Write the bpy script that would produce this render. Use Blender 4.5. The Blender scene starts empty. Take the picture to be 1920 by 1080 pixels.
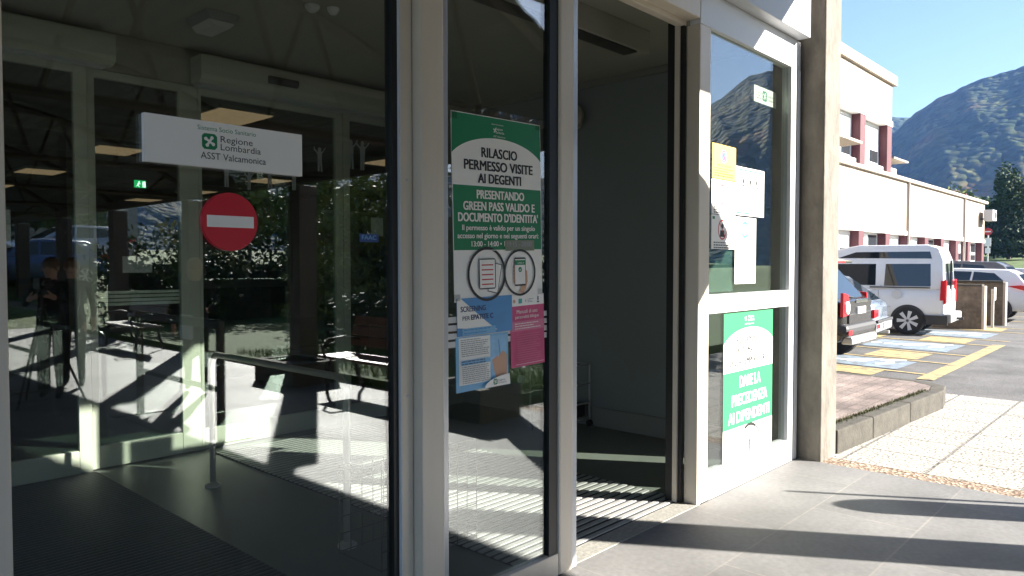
import bpy, bmesh, math, random
import numpy as np
from mathutils import Vector, Matrix, noise as mnoise
random.seed(7)
R = math.radians
S = bpy.context.scene
COL = S.collection

# ------------------------------------------------------------------ camera, light, exposure
# world axes: X runs along the glass front (to the right), Y goes into the building, Z is up
cam_d = bpy.data.cameras.new('camera'); cam = bpy.data.objects.new('camera', cam_d); COL.objects.link(cam)
cam.location = (0, -2.41, 1.6)
cam.rotation_euler = (R(90 - 1.818), 0, R(-47.055))
cam_d.sensor_width = 36; cam_d.lens = 36 * 1386 / 1920
cam_d.clip_start = 0.05; cam_d.clip_end = 6000
S.camera = cam

SUN_EL = 26.5
sun_dir = Vector((0.534 * math.cos(R(SUN_EL)), -0.8455 * math.cos(R(SUN_EL)), math.sin(R(SUN_EL))))
sl = bpy.data.lights.new('sun', 'SUN'); so = bpy.data.objects.new('sun', sl); COL.objects.link(so)
so.location = (20, -30, 25); sl.energy = 5.0; sl.angle = R(0.5); sl.color = (1, .95, .87)
so.rotation_euler = sun_dir.to_track_quat('Z', 'Y').to_euler()
W = bpy.data.worlds.new('World'); S.world = W; W.use_nodes = True
wn = W.node_tree.nodes; wl = W.node_tree.links
bg = wn['Background']; sky = wn.new('ShaderNodeTexSky'); sky.sky_type = 'NISHITA'; sky.sun_disc = False
sky.sun_elevation = R(SUN_EL); sky.sun_rotation = math.atan2(0.534, -0.8455)
sky.altitude = 400; sky.air_density = 1.0; sky.dust_density = 0.6; sky.ozone_density = 1.5
wl.new(sky.outputs[0], bg.inputs[0]); bg.inputs[1].default_value = 0.05
S.view_settings.view_transform = 'Standard'; S.view_settings.look = 'None'
S.view_settings.exposure = 2.38; S.view_settings.gamma = 1
S.render.engine = 'CYCLES'
cy = S.cycles
cy.max_bounces = 10; cy.diffuse_bounces = 4; cy.glossy_bounces = 5; cy.transmission_bounces = 4
cy.transparent_max_bounces = 24; cy.caustics_reflective = True; cy.blur_glossy = .12; cy.caustics_refractive = False
cy.sample_clamp_indirect = 20; cy.use_denoising = True
try: cy.denoiser = 'OPENIMAGEDENOISE'
except Exception: pass

# ------------------------------------------------------------------ materials
MATS = {}
def mat(name, col, rough=.6, metal=0., var=0., scale=4., bump=0., bscale=60., spec=.5, emit=None, estr=0., vscale=(1, 1, 1)):
    if name in MATS: return MATS[name]
    m = bpy.data.materials.new(name); m.use_nodes = True
    nt = m.node_tree; N = nt.nodes; L = nt.links; b = N['Principled BSDF']
    b.inputs['Base Color'].default_value = (*col, 1); b.inputs['Roughness'].default_value = rough
    b.inputs['Metallic'].default_value = metal; b.inputs['Specular IOR Level'].default_value = spec
    tc = N.new('ShaderNodeTexCoord'); mp = N.new('ShaderNodeMapping'); L.new(tc.outputs['Object'], mp.inputs[0]); mp.inputs['Scale'].default_value = vscale
    if var:
        nz = N.new('ShaderNodeTexNoise'); nz.inputs['Scale'].default_value = scale; nz.inputs['Detail'].default_value = 8; nz.inputs['Roughness'].default_value = .65
        L.new(mp.outputs[0], nz.inputs['Vector'])
        cr = N.new('ShaderNodeValToRGB'); cr.color_ramp.elements[0].position = .3; cr.color_ramp.elements[1].position = .7
        cr.color_ramp.elements[0].color = (*[c * (1 - var) for c in col], 1); cr.color_ramp.elements[1].color = (*[min(1, c * (1 + var)) for c in col], 1)
        L.new(nz.outputs[0], cr.inputs[0]); L.new(cr.outputs[0], b.inputs['Base Color'])
    if bump:
        n2 = N.new('ShaderNodeTexNoise'); n2.inputs['Scale'].default_value = bscale; n2.inputs['Detail'].default_value = 4
        L.new(mp.outputs[0], n2.inputs['Vector'])
        bp = N.new('ShaderNodeBump'); bp.inputs['Strength'].default_value = bump; bp.inputs['Distance'].default_value = .01
        L.new(n2.outputs[0], bp.inputs['Height']); L.new(bp.outputs[0], b.inputs['Normal'])
    if emit:
        b.inputs['Emission Color'].default_value = (*emit, 1); b.inputs['Emission Strength'].default_value = estr
    MATS[name] = m; return m

def glass(name, tint, r0, r1):
    m = bpy.data.materials.new(name); m.use_nodes = True
    nt = m.node_tree; N = nt.nodes; L = nt.links; N.remove(N['Principled BSDF'])
    out = N['Material Output']; tr = N.new('ShaderNodeBsdfTransparent'); tr.inputs[0].default_value = (*tint, 1)
    gl = N.new('ShaderNodeBsdfGlossy'); gl.inputs['Roughness'].default_value = 0.0; gl.inputs[0].default_value = (.95, .97, 1, 1)
    lw = N.new('ShaderNodeLayerWeight'); lw.inputs['Blend'].default_value = .5
    p = N.new('ShaderNodeMath'); p.operation = 'POWER'; L.new(lw.outputs['Facing'], p.inputs[0]); p.inputs[1].default_value = 4
    a = N.new('ShaderNodeMath'); a.operation = 'MULTIPLY_ADD'; L.new(p.outputs[0], a.inputs[0]); a.inputs[1].default_value = r1; a.inputs[2].default_value = r0; a.use_clamp = True
    mx = N.new('ShaderNodeMixShader'); L.new(a.outputs[0], mx.inputs[0]); L.new(tr.outputs[0], mx.inputs[1]); L.new(gl.outputs[0], mx.inputs[2])
    L.new(mx.outputs[0], out.inputs[0]); return m

def tiles(name, c1, c2, cm, bw, rh, mortar, rough, off=.5, shift=(0, 0), nvar=.25, nscale=3., fine=.15, fscale=80., bump=.25, bias=0., rot=0., smooth=.1):
    m = bpy.data.materials.new(name); m.use_nodes = True
    nt = m.node_tree; N = nt.nodes; L = nt.links; b = N['Principled BSDF']
    tc = N.new('ShaderNodeTexCoord'); mp = N.new('ShaderNodeMapping'); L.new(tc.outputs['Object'], mp.inputs[0])
    mp.inputs['Location'].default_value = (shift[0], shift[1], 0); mp.inputs['Rotation'].default_value = (0, 0, rot)
    br = N.new('ShaderNodeTexBrick'); L.new(mp.outputs[0], br.inputs['Vector']); br.offset = off
    for k, v in (('Scale', 1), ('Mortar Size', mortar), ('Mortar Smooth', smooth), ('Bias', bias), ('Brick Width', bw), ('Row Height', rh)): br.inputs[k].default_value = v
    br.inputs['Color1'].default_value = (*c1, 1); br.inputs['Color2'].default_value = (*c2, 1); br.inputs['Mortar'].default_value = (*cm, 1)
    nz = N.new('ShaderNodeTexNoise'); nz.inputs['Scale'].default_value = nscale; nz.inputs['Detail'].default_value = 6; L.new(tc.outputs['Object'], nz.inputs['Vector'])
    n2 = N.new('ShaderNodeTexNoise'); n2.inputs['Scale'].default_value = fscale; n2.inputs['Detail'].default_value = 3; L.new(tc.outputs['Object'], n2.inputs['Vector'])
    def rng(src, v):
        r = N.new('ShaderNodeMapRange'); r.inputs[1].default_value = .3; r.inputs[2].default_value = .7; r.inputs[3].default_value = 1 - v; r.inputs[4].default_value = 1 + v
        L.new(src, r.inputs[0]); return r.outputs[0]
    mu = N.new('ShaderNodeMath'); mu.operation = 'MULTIPLY'; L.new(rng(nz.outputs[0], nvar), mu.inputs[0]); L.new(rng(n2.outputs[0], fine), mu.inputs[1])
    mx = N.new('ShaderNodeVectorMath'); mx.operation = 'SCALE'; L.new(br.outputs['Color'], mx.inputs[0]); L.new(mu.outputs[0], mx.inputs['Scale'])
    b.inputs['Specular IOR Level'].default_value = .3
    L.new(mx.outputs[0], b.inputs['Base Color'])
    rr = N.new('ShaderNodeMapRange'); rr.inputs[3].default_value = rough - .07; rr.inputs[4].default_value = rough + .1; L.new(nz.outputs[0], rr.inputs[0]); L.new(rr.outputs[0], b.inputs['Roughness'])
    ad = N.new('ShaderNodeMath'); ad.operation = 'MULTIPLY_ADD'; L.new(n2.outputs[0], ad.inputs[0]); ad.inputs[1].default_value = .3
    sb = N.new('ShaderNodeMath'); sb.operation = 'SUBTRACT'; sb.inputs[0].default_value = 1; L.new(br.outputs['Fac'], sb.inputs[1]); L.new(sb.outputs[0], ad.inputs[2])
    bp = N.new('ShaderNodeBump'); bp.inputs['Strength'].default_value = bump; bp.inputs['Distance'].default_value = .006; L.new(ad.outputs[0], bp.inputs['Height']); L.new(bp.outputs[0], b.inputs['Normal'])
    return m

def speckle(name, cols, scale, rough=.8, bump=.4, big=.2, dist=.004):
    m = bpy.data.materials.new(name); m.use_nodes = True
    nt = m.node_tree; N = nt.nodes; L = nt.links; b = N['Principled BSDF']; b.inputs['Roughness'].default_value = rough
    tc = N.new('ShaderNodeTexCoord'); vo = N.new('ShaderNodeTexVoronoi'); vo.inputs['Scale'].default_value = scale; L.new(tc.outputs['Object'], vo.inputs['Vector'])
    cr = N.new('ShaderNodeValToRGB'); cr.color_ramp.interpolation = 'CONSTANT'
    sp = N.new('ShaderNodeSeparateColor'); L.new(vo.outputs['Color'], sp.inputs[0]); L.new(sp.outputs[0], cr.inputs[0])
    for i, c in enumerate(cols):
        e = cr.color_ramp.elements[i] if i < 2 else cr.color_ramp.elements.new(i / len(cols))
        e.position = i / len(cols); e.color = (*c, 1)
    nz = N.new('ShaderNodeTexNoise'); nz.inputs['Scale'].default_value = 1.3; nz.inputs['Detail'].default_value = 8; L.new(tc.outputs['Object'], nz.inputs['Vector'])
    r = N.new('ShaderNodeMapRange'); r.inputs[1].default_value = .3; r.inputs[2].default_value = .7; r.inputs[3].default_value = 1 - big; r.inputs[4].default_value = 1 + big; L.new(nz.outputs[0], r.inputs[0])
    mx = N.new('ShaderNodeVectorMath'); mx.operation = 'SCALE'; L.new(cr.outputs[0], mx.inputs[0]); L.new(r.outputs[0], mx.inputs['Scale']); L.new(mx.outputs[0], b.inputs['Base Color'])
    bp = N.new('ShaderNodeBump'); bp.inputs['Strength'].default_value = bump; bp.inputs['Distance'].default_value = dist; L.new(vo.outputs['Distance'], bp.inputs['Height']); L.new(bp.outputs[0], b.inputs['Normal'])
    return m

def worn(name, col, under, wear=.45, scale=7.):
    m = bpy.data.materials.new(name); m.use_nodes = True
    nt = m.node_tree; N = nt.nodes; L = nt.links; b = N['Principled BSDF']; b.inputs['Roughness'].default_value = .8
    tc = N.new('ShaderNodeTexCoord'); nz = N.new('ShaderNodeTexNoise'); nz.inputs['Scale'].default_value = scale; nz.inputs['Detail'].default_value = 10; nz.inputs['Roughness'].default_value = .75
    L.new(tc.outputs['Object'], nz.inputs['Vector']); cr = N.new('ShaderNodeValToRGB'); cr.color_ramp.elements[0].position = wear - .1; cr.color_ramp.elements[1].position = wear + .08
    cr.color_ramp.elements[0].color = (*under, 1); cr.color_ramp.elements[1].color = (*col, 1); L.new(nz.outputs[0], cr.inputs[0]); L.new(cr.outputs[0], b.inputs['Base Color'])
    return m

ALU = mat('painted aluminium', (.70, .61, .495), .38, 0, .10, 2.2, .03, 200, vscale=(1, 1, .15))
ALUG = mat('grey aluminium edge', (.50, .51, .53), .3, .3, .04, 2)
WHITE = mat('white lacquer', (.66, .66, .66), .4, 0, .03, 2)
GASK = mat('black rubber gasket', (.012, .012, .013), .5)
STEEL = mat('brushed steel', (.60, .58, .55), .38, .55, .06, 30, vscale=(1, 1, .1))
DKSTEEL = mat('dark painted steel', (.035, .03, .028), .5, 0, .2, 6)
RUST = mat('brown weathered steel', (.06, .042, .034), .6, 0, .3, 5, .15, 40)
CONC = mat('weathered concrete', (.150, .134, .111), .9, 0, .42, 4.2, .9, 28, vscale=(1, 1, .5))
CONC2 = mat('kerb concrete', (.06, .054, .043), .92, 0, .4, 6, .5, 40)
PAPER = mat('white paper', (.88, .84, .78), .55, 0, .02, 3)
PGREEN = mat('green print', (.003, .20, .075), .5, 0, .04, 4)
PGREEN2 = mat('sunny green print', (.022, .22, .09), .5, 0, .05, 4)
INK = mat('black ink', (.012, .012, .013), .5)
RED = mat('red print', (.55, .02, .03), .4)
CRIM = mat('crimson print', (.62, .015, .035), .4, 0, .04, 5)
SKIN = mat('skin print', (.6, .34, .22), .6)
BLUEP = mat('pale blue print', (.2, .45, .68), .5, 0, .12, 6)
BLUED = mat('mid blue print', (.08, .27, .55), .5, 0, .1, 6)
PINK = mat('raspberry print', (.55, .06, .17), .5, 0, .12, 12)
PINKL = mat('pale raspberry print', (.60, .16, .26), .5)
YELP = mat('yellow print', (.80, .52, .08), .5)
GREYP = mat('grey print', (.3, .3, .31), .5)
TAPE = mat('brown tape', (.20, .22, .15), .3, 0, .1, 30)
G_OUT = glass('entrance glazing', (.82, .86, .83), .145, .5)
G_IN = glass('inner glazing', (.72, .80, .76), .09, .45)
G_CAR = mat('dark car glass', (.015, .02, .025), .03, 0, spec=.9)
G_BLD = mat('dark window glass', (.03, .035, .04), .05, spec=.9)

# ------------------------------------------------------------------ mesh helpers
class MB:
    def __init__(s): s.v = []; s.f = []; s.m = []; s.mats = []
    def mi(s, m):
        if m is None: return 0
        if m not in s.mats: s.mats.append(m)
        return s.mats.index(m)
    def add(s, vs, fs, m=None):
        o = len(s.v); s.v += [tuple(x) for x in vs]; k = s.mi(m)
        for f in fs: s.f.append(tuple(i + o for i in f)); s.m.append(k)
        return s
    def box(s, x0, y0, z0, x1, y1, z1, m=None):
        return s.add([(x0, y0, z0), (x1, y0, z0), (x1, y1, z0), (x0, y1, z0), (x0, y0, z1), (x1, y0, z1), (x1, y1, z1), (x0, y1, z1)],
                     [(0, 3, 2, 1), (4, 5, 6, 7), (0, 1, 5, 4), (1, 2, 6, 5), (2, 3, 7, 6), (3, 0, 4, 7)], m)
    def prism(s, pts, axis, a, b, m=None):
        """polygon pts in the two axes other than axis, extruded a..b"""
        def P(u, v, w): return {'x': (w, u, v), 'y': (u, w, v), 'z': (u, v, w)}[axis]
        n = len(pts); vs = [P(u, v, a) for u, v in pts] + [P(u, v, b) for u, v in pts]
        fs = [tuple(range(n))[::-1], tuple(range(n, 2 * n))] + [(i, (i + 1) % n, n + (i + 1) % n, n + i) for i in range(n)]
        return s.add(vs, fs, m)
    def tube(s, pts, r, n=10, m=None, closed=False, cap=True):
        pts = [Vector(p) for p in pts]; K = len(pts); rs = r if isinstance(r, (list, tuple)) else [r] * K
        vs = []; up = None
        for i, p in enumerate(pts):
            if closed: d = pts[(i + 1) % K] - pts[i - 1]
            else: d = pts[min(i + 1, K - 1)] - pts[max(i - 1, 0)]
            d.normalize()
            if up is None: up = d.orthogonal().normalized()
            else: up = (up - d * up.dot(d)).normalized()
            w = d.cross(up)
            for k in range(n):
                a = 2 * math.pi * k / n; vs.append(p + (up * math.cos(a) + w * math.sin(a)) * rs[i])
        fs = []
        for i in range(K if closed else K - 1):
            j = (i + 1) % K
            for k in range(n): fs.append((i * n + k, i * n + (k + 1) % n, j * n + (k + 1) % n, j * n + k))
        if cap and not closed: fs += [tuple(range(n))[::-1], tuple(range((K - 1) * n, K * n))]
        return s.add(vs, fs, m)
    def lathe(s, prof, c, axis='z', n=20, m=None):
        vs = []; fs = []
        for r, h in prof:
            for k in range(n):
                a = 2 * math.pi * k / n; u, v = r * math.cos(a), r * math.sin(a)
                vs.append({'z': (c[0] + u, c[1] + v, c[2] + h), 'y': (c[0] + u, c[1] + h, c[2] + v), 'x': (c[0] + h, c[1] + u, c[2] + v)}[axis])
        for i in range(len(prof) - 1):
            for k in range(n): fs.append((i * n + k, i * n + (k + 1) % n, (i + 1) * n + (k + 1) % n, (i + 1) * n + k))
        fs += [tuple(range(n))[::-1], tuple(range((len(prof) - 1) * n, len(prof) * n))]
        return s.add(vs, fs, m)
    def ball(s, c, rx, ry, rz, m=None, n=14, k=8):
        prof = [(math.sin(math.pi * i / k), -math.cos(math.pi * i / k)) for i in range(k + 1)]
        vs = [(c[0] + rx * max(p, .001) * math.cos(2 * math.pi * j / n), c[1] + ry * max(p, .001) * math.sin(2 * math.pi * j / n), c[2] + rz * h) for p, h in prof for j in range(n)]
        fs = [(i * n + j, i * n + (j + 1) % n, (i + 1) * n + (j + 1) % n, (i + 1) * n + j) for i in range(k) for j in range(n)]
        return s.add(vs, fs, m)
    def build(s, name, m=None, parent=None, bevel=0, smooth=False, seg=2, recalc=True, keep=False):
        me = bpy.data.meshes.new(name)
        vs = np.array(s.v, dtype=float)
        if parent is not None: off = parent_loc(parent)
        elif keep: off = np.zeros(3)
        else: off = np.array([(vs[:, 0].min() + vs[:, 0].max()) / 2, (vs[:, 1].min() + vs[:, 1].max()) / 2, vs[:, 2].min()])
        me.from_pydata((vs - off).tolist(), [], s.f)
        if m is not None and not s.mats: me.materials.append(m)
        for q in s.mats: me.materials.append(q)
        if s.mats: me.polygons.foreach_set('material_index', s.m)
        me.validate()
        if recalc:
            b = bmesh.new(); b.from_mesh(me); bmesh.ops.recalc_face_normals(b, faces=b.faces); b.to_mesh(me); b.free()
        if smooth: me.polygons.foreach_set('use_smooth', [True] * len(me.polygons))
        me.update()
        o = bpy.data.objects.new(name, me); COL.objects.link(o)
        if parent is not None: o.parent = parent
        else: o.location = off
        if bevel:
            bv = o.modifiers.new('bevel', 'BEVEL'); bv.width = bevel; bv.segments = seg; bv.limit_method = 'ANGLE'; bv.angle_limit = R(35)
        return o
def parent_loc(p):
    l = np.zeros(3)
    while p is not None: l += np.array(p.location); p = p.parent
    return l
def tag(o, label=None, cat=None, group=None, kind=None):
    if label: o['label'] = label
    if cat: o['category'] = cat
    if group: o['group'] = group
    if kind: o['kind'] = kind
    return o
def thing(name, label, cat, loc=(0, 0, 0), group=None):
    o = bpy.data.objects.new(name, None); COL.objects.link(o); o.location = loc; o.empty_display_size = .2
    return tag(o, label, cat, group)
def structure(mb, name, m, **k):
    return tag(mb.build(name, m, **k), kind='structure')
def dup(o, parent=None):
    c = o.copy(); COL.objects.link(c)
    if parent is not None: c.parent = parent
    for ch in [x for x in list(COL.objects) if x.parent == o]: dup(ch, c)
    return c
def bx(name, m, parent, a, bevel=0): return MB().box(*a).build(name, m, parent, bevel)

# ---- text and flat print
_T = {}
def text_geo(body, bold=0.):
    k = (body, bold)
    if k not in _T:
        cu = bpy.data.curves.new('lettering', 'FONT'); cu.body = body; cu.size = 1; cu.align_x = 'CENTER'; cu.resolution_u = 3; cu.offset = bold
        o = bpy.data.objects.new('lettering', cu); COL.objects.link(o)
        dg = bpy.context.evaluated_depsgraph_get(); me = bpy.data.meshes.new_from_object(o.evaluated_get(dg))
        vs = [(v.co.x, v.co.y) for v in me.vertices]; fs = [tuple(p.vertices) for p in me.polygons]
        bpy.data.objects.remove(o); bpy.data.curves.remove(cu); bpy.data.meshes.remove(me)
        xs = [v[0] for v in vs] or [0]
        _T[k] = ([(x - (min(xs) + max(xs)) / 2, y) for x, y in vs], fs, max(xs) - min(xs))
    return _T[k]
class Sheet:
    """a printed board or paper: u runs right, v runs down from the top left corner; faces -Y"""
    def __init__(s, x, z, y, w, h, th=0., thick=.003, base=None, step=.00006):
        s.x, s.z, s.y, s.w, s.h, s.th = x, z, y, w, h, th; s.k = 0; s.step = step; s.mb = MB(); s.thick = thick
        if base is not None:
            c = [s.P(0, 0), s.P(w, 0), s.P(w, h), s.P(0, h)]
            vs = c + [(a, b + thick, d) for a, b, d in c]
            s.mb.add(vs, [(0, 3, 2, 1), (4, 5, 6, 7), (0, 1, 5, 4), (1, 2, 6, 5), (2, 3, 7, 6), (3, 0, 4, 7)], base)
    def P(s, u, v, lay=0):
        c, n = math.cos(s.th), math.sin(s.th)
        return (s.x + u * c + v * n, s.y - lay, s.z + u * n - v * c)
    def poly(s, pts, m):
        s.k += 1; s.mb.add([s.P(u, v, s.k * s.step) for u, v in pts], [tuple(range(len(pts)))], m); return s
    def rect(s, u0, v0, u1, v1, m): return s.poly([(u0, v1), (u1, v1), (u1, v0), (u0, v0)], m)
    def disc(s, u, v, r, m, n=28, rv=None, a0=0, a1=360):
        rv = rv or r
        return s.poly([(u + r * math.cos(R(a0 + (a1 - a0) * i / n)), v + rv * math.sin(R(a0 + (a1 - a0) * i / n))) for i in range(n + (a1 - a0 < 360))], m)
    def ring(s, u, v, r, w, m, n=40, rv=None, a0=0, a1=360):
        rv = rv or r; s.k += 1; vs = []
        for i in range(n + 1):
            a = R(a0 + (a1 - a0) * i / n)
            vs += [s.P(u + r * math.cos(a), v + rv * math.sin(a), s.k * s.step), s.P(u + (r - w) * math.cos(a), v + (rv - w) * math.sin(a), s.k * s.step)]
        s.mb.add(vs, [(2 * i, 2 * i + 1, 2 * i + 3, 2 * i + 2) for i in range(n)], m); return s
    def line(s, u0, v0, u1, v1, w, m):
        d = Vector((u1 - u0, v1 - v0)); d.normalize(); n = Vector((-d.y, d.x)) * w / 2
        return s.poly([(u0 + n.x, v0 + n.y), (u1 + n.x, v1 + n.y), (u1 - n.x, v1 - n.y), (u0 - n.x, v0 - n.y)], m)
    def text(s, body, u, v, size, m, width=None, bold=0., left=False):
        vs, fs, w = text_geo(body, 0.); sx = size
        if width: sx = width / w
        if left: u += w * sx / 2
        d = bold * size * .8
        for du, dv in (((0, 0),) if bold <= 0 else ((-d, -d * .4), (d, -d * .4), (-d, d * .4), (d, d * .4), (0, 0))):
            s.k += 1; s.mb.add([s.P(u + du + x * sx, v + dv - y * size, s.k * s.step) for x, y in vs], fs, m)
        return s
    def logo(s, u, v, a, bgm, fgm):
        if bgm is not None:
            q = a * .16; s.poly([(u - a / 2 + q, v - a / 2), (u + a / 2 - q, v - a / 2), (u + a / 2, v - a / 2 + q), (u + a / 2, v + a / 2 - q), (u + a / 2 - q, v + a / 2), (u - a / 2 + q, v + a / 2), (u - a / 2, v + a / 2 - q), (u - a / 2, v - a / 2 + q)], bgm)
        for k in range(4):
            t = R(-65 + 90 * k + 8); s.line(u, v, u + a * .27 * math.cos(t), v + a * .27 * math.sin(t), a * .15, fgm)
            s.disc(u + a * .29 * math.cos(t), v + a * .29 * math.sin(t), a * .115, fgm, 14)
        return s.disc(u, v, a * .10, fgm, 14)
    def lines(s, u0, u1, v0, v1, n, m, h=.004):
        for i in range(n):
            v = v0 + (v1 - v0) * i / max(n - 1, 1); u = u0; e = u1 - random.random() * (u1 - u0) * (.35 if random.random() < .3 else .06)
            while u < e:
                w = random.uniform(.006, .022) * max(1, h / .004); s.rect(u, v - h / 2, min(u + w, e), v + h / 2, m); u += w + h * .9
        return s
    def build(s, name, parent=None, **k): return s.mb.build(name, None, parent, recalc=False, **k)

# ================================================================== SETTING: ground
SLATE = tiles('slate paving', (.172, .168, .163), (.148, .145, .141), (.20, .19, .178), 1.25, .62, .006, .66, .45, (.12, .58), .28, 1.1, .10, 30, .12)
TERR = tiles('washed aggregate paving', (.33, .31, .275), (.30, .28, .245), (.15, .14, .125), .62, .62, .012, .85, 0, (0, .28), .12, 2, .95, 45, 1.)
PAVER = tiles('pink concrete pavers', (.225, .175, .157), (.165, .135, .122), (.14, .118, .10), .24, .12, .008, .9, .5, (0, 0), .35, 2.6, .3, 50, .35)
ASPH = speckle('worn asphalt', [(.08, .078, .077), (.10, .097, .095), (.065, .064, .063), (.118, .114, .109)], 90, .9, .3, .38)
GRAVEL = speckle('brown gravel', [(.20, .135, .09), (.30, .23, .17), (.13, .085, .055), (.24, .17, .12), (.36, .29, .22)], 42, .85, 1., .1, .01)
EARTH = mat('meadow', (.03, .048, .014), .95, 0, .5, .15, .5, 3)
LAWN = mat('lawn', (.045, .085, .015), .95, 0, .45, 2.5, .6, 40)

g = MB(); g.add([(-2500, -2500, -.06), (2500, -2500, -.06), (2500, 2500, -.06), (-2500, 2500, -.06)], [(0, 1, 2, 3)])
structure(g, 'ground', EARTH, keep=True)
g = MB().box(-14, -19, -.3, 6.05, -.004, 0); structure(g, 'slate_pavement', SLATE, keep=True)
g = MB().box(6.05, -19, -.3, 6.26, -.004, -.003); structure(g, 'gravel_strip', GRAVEL, keep=True)
g = MB().box(6.26, -3.2, -.3, 10.35, -.02, -.001); structure(g, 'aggregate_path', TERR, keep=True)
g = MB().box(9.6, -3.9, -.3, 75, 12, -.006); structure(g, 'parking_lot', ASPH, keep=True)
# raised paver island with its kerb
g = MB()
kp = [(6.41, .03), (6.41, -.08), (9.2, -.22), (9.62, -.14), (9.84, .12), (9.9, .6), (9.9, 9), (6.46, 9), (6.46, .03)]
g.prism(kp, 'z', -.2, .185); structure(g, 'paver_terrace', PAVER, keep=True)
kerb_path = [(6.41, -.2), (7.2, -.245), (8.2, -.295), (9.25, -.35), (9.72, -.27), (9.97, .04), (10.03, .6), (10.03, 3), (10.03, 6), (10.03, 8.9)]
inner = [(6.41, -.06), (7.2, -.105), (8.2, -.155), (9.2, -.21), (9.6, -.14), (9.84, .11), (9.9, .6), (9.9, 3), (9.9, 6), (9.9, 8.9)]
g = MB()
for i in range(len(kerb_path) - 1):
    a, b, c, d = Vector(kerb_path[i]), Vector(kerb_path[i + 1]), Vector(inner[i + 1]), Vector(inner[i])
    e = (b - a).normalized() * .004
    h = .2 if i < 3 else (.19 if i < 4 else .187)
    g.prism([tuple(a + e), tuple(b - e), tuple(c - e), tuple(d + e)], 'z', -.2, h)
structure(g, 'kerb', CONC2, keep=True, bevel=.012)
# road markings
YEL = worn('worn yellow road paint', (.40, .30, .125), (.10, .095, .085), .46, 5)
BLU = worn('worn blue road paint', (.19, .25, .31), (.11, .115, .12), .49, 4)
WHT = worn('worn white road paint', (.75, .76, .76), (.22, .3, .38), .40, 6)
g = MB()
def strip(x0, y0, x1, y1, w, m, z):
    d = Vector((x1 - x0, y1 - y0)).normalized(); n = Vector((-d.y, d.x)) * w / 2
    g.add([(x0 + n.x, y0 + n.y, z), (x0 - n.x, y0 - n.y, z), (x1 - n.x, y1 - n.y, z), (x1 + n.x, y1 + n.y, z)], [(0, 1, 2, 3)], m)
sk = .16
LX = [11.95, 13.45, 14.85, 17.0, 18.2, 20.6, 21.9, 24.6, 27, 29.5, 32, 34.5, 37]
for i, x in enumerate(LX): strip(x, .45, x + sk * 5.2, 5.65, .10, YEL, .002)
strip(11.4, .36, 17.3, .48, .22, YEL, .0035)
for x in (11.25, 13.6, 17.1, 20.75):   # filled blocks of the hatched strips
    wdt = .62 if x < 12 else (1.1 if x < 14 else 1.0)
    for y in (1.05, 2.75, 4.4): g.add([(x + sk * (y - .4), y, .002), (x + wdt + sk * (y - .4), y, .002), (x + wdt + sk * (y + .5), y + .9, .002), (x + sk * (y + .5), y + .9, .002)], [(0, 1, 2, 3)], YEL)
for x in (12.15, 15.15, 18.5):          # blue panels with a white wheelchair mark
    w = 1.15 if x < 13 else 1.5
    y0, y1 = .95, 2.55
    g.add([(x + sk * .5, y0, .0025), (x + w + sk * .5, y0, .0025), (x + w + sk * 2.1, y1, .0025), (x + sk * 2.1, y1, .0025)], [(0, 1, 2, 3)], BLU)
    cx, cy0 = x + w * .55 + sk * 1.1, 1.55
    vs = []
    for k in range(22):
        a = R(-150 + 280 * k / 21); vs += [(cx + .36 * math.cos(a), cy0 + .36 * math.sin(a), .004), (cx + .26 * math.cos(a), cy0 + .26 * math.sin(a), .004)]
    g.add(vs, [(2 * k, 2 * k + 1, 2 * k + 3, 2 * k + 2) for k in range(21)], WHT)
    strip(cx - .05, cy0 + .05, cx + .02, cy0 + .72, .11, WHT, .0041); strip(cx - .05, cy0 + .1, cx + .4, cy0 + .02, .1, WHT, .0045)
    strip(cx + .38, cy0 + .02, cx + .48, cy0 - .42, .1, WHT, .0048)
    vs = [(cx + .05 + .1 * math.cos(R(30 * k)), cy0 + .88 + .1 * math.sin(R(30 * k)), .004) for k in range(12)]; g.add(vs, [tuple(range(12))], WHT)
strip(11.0, -1.2, 60, -2.4, .1, WHT, .002)
structure(g, 'parking_markings', None, keep=True)

# garden bed beside the covered walk, its lawn, and the far bank with the upper car park
g = MB().box(5.82, -18, -.3, 10.9, -3.35, .10).box(10.9005, -18, -.3, 60, -4.1, .10); structure(g, 'garden_bed', LAWN, keep=True)
g = MB()
n = 24; xs = np.linspace(-60, 90, n); prof = [(-19.2, -.05), (-21, .25), (-24, .9), (-26, 1.3), (-40, 1.5), (-70, 3)]
vs = [(x, y, z + .12 * mnoise.noise((x * .2, y * .2, 0))) for y, z in prof for x in xs]
fs = [(j * n + i, j * n + i + 1, (j + 1) * n + i + 1, (j + 1) * n + i) for j in range(len(prof) - 1) for i in range(n - 1)]
g.add(vs, fs); structure(g, 'lawn_bank', mat('bank lawn', (.085, .125, .025), .95, 0, .45, 1.5, .6, 30), keep=True, smooth=True)
g = MB().box(-40, -38, .8, 60, -26.6, 1.62); structure(g, 'upper_car_park', ASPH, keep=True)
g = MB(); xs2 = [52, 58, 63, 68, 74, 90, 160]; zs2 = [-.05, .0, .35, 1.1, 1.9, 2.3, 5]; ys2 = np.linspace(-20, 60, 30)
vs = [(x + 1.5 * math.sin(y * .11), y, z + .15 * mnoise.noise((x * .15, y * .3, 1)) * (z > .1)) for x, z in zip(xs2, zs2) for y in ys2]
g.add(vs, [(a * 30 + b, a * 30 + b + 1, (a + 1) * 30 + b + 1, (a + 1) * 30 + b) for a in range(6) for b in range(29)])
structure(g, 'grass_bank', mat('sunny lawn', (.075, .115, .025), .95, 0, .4, 1.2, .6, 20), keep=True, smooth=True)

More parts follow.
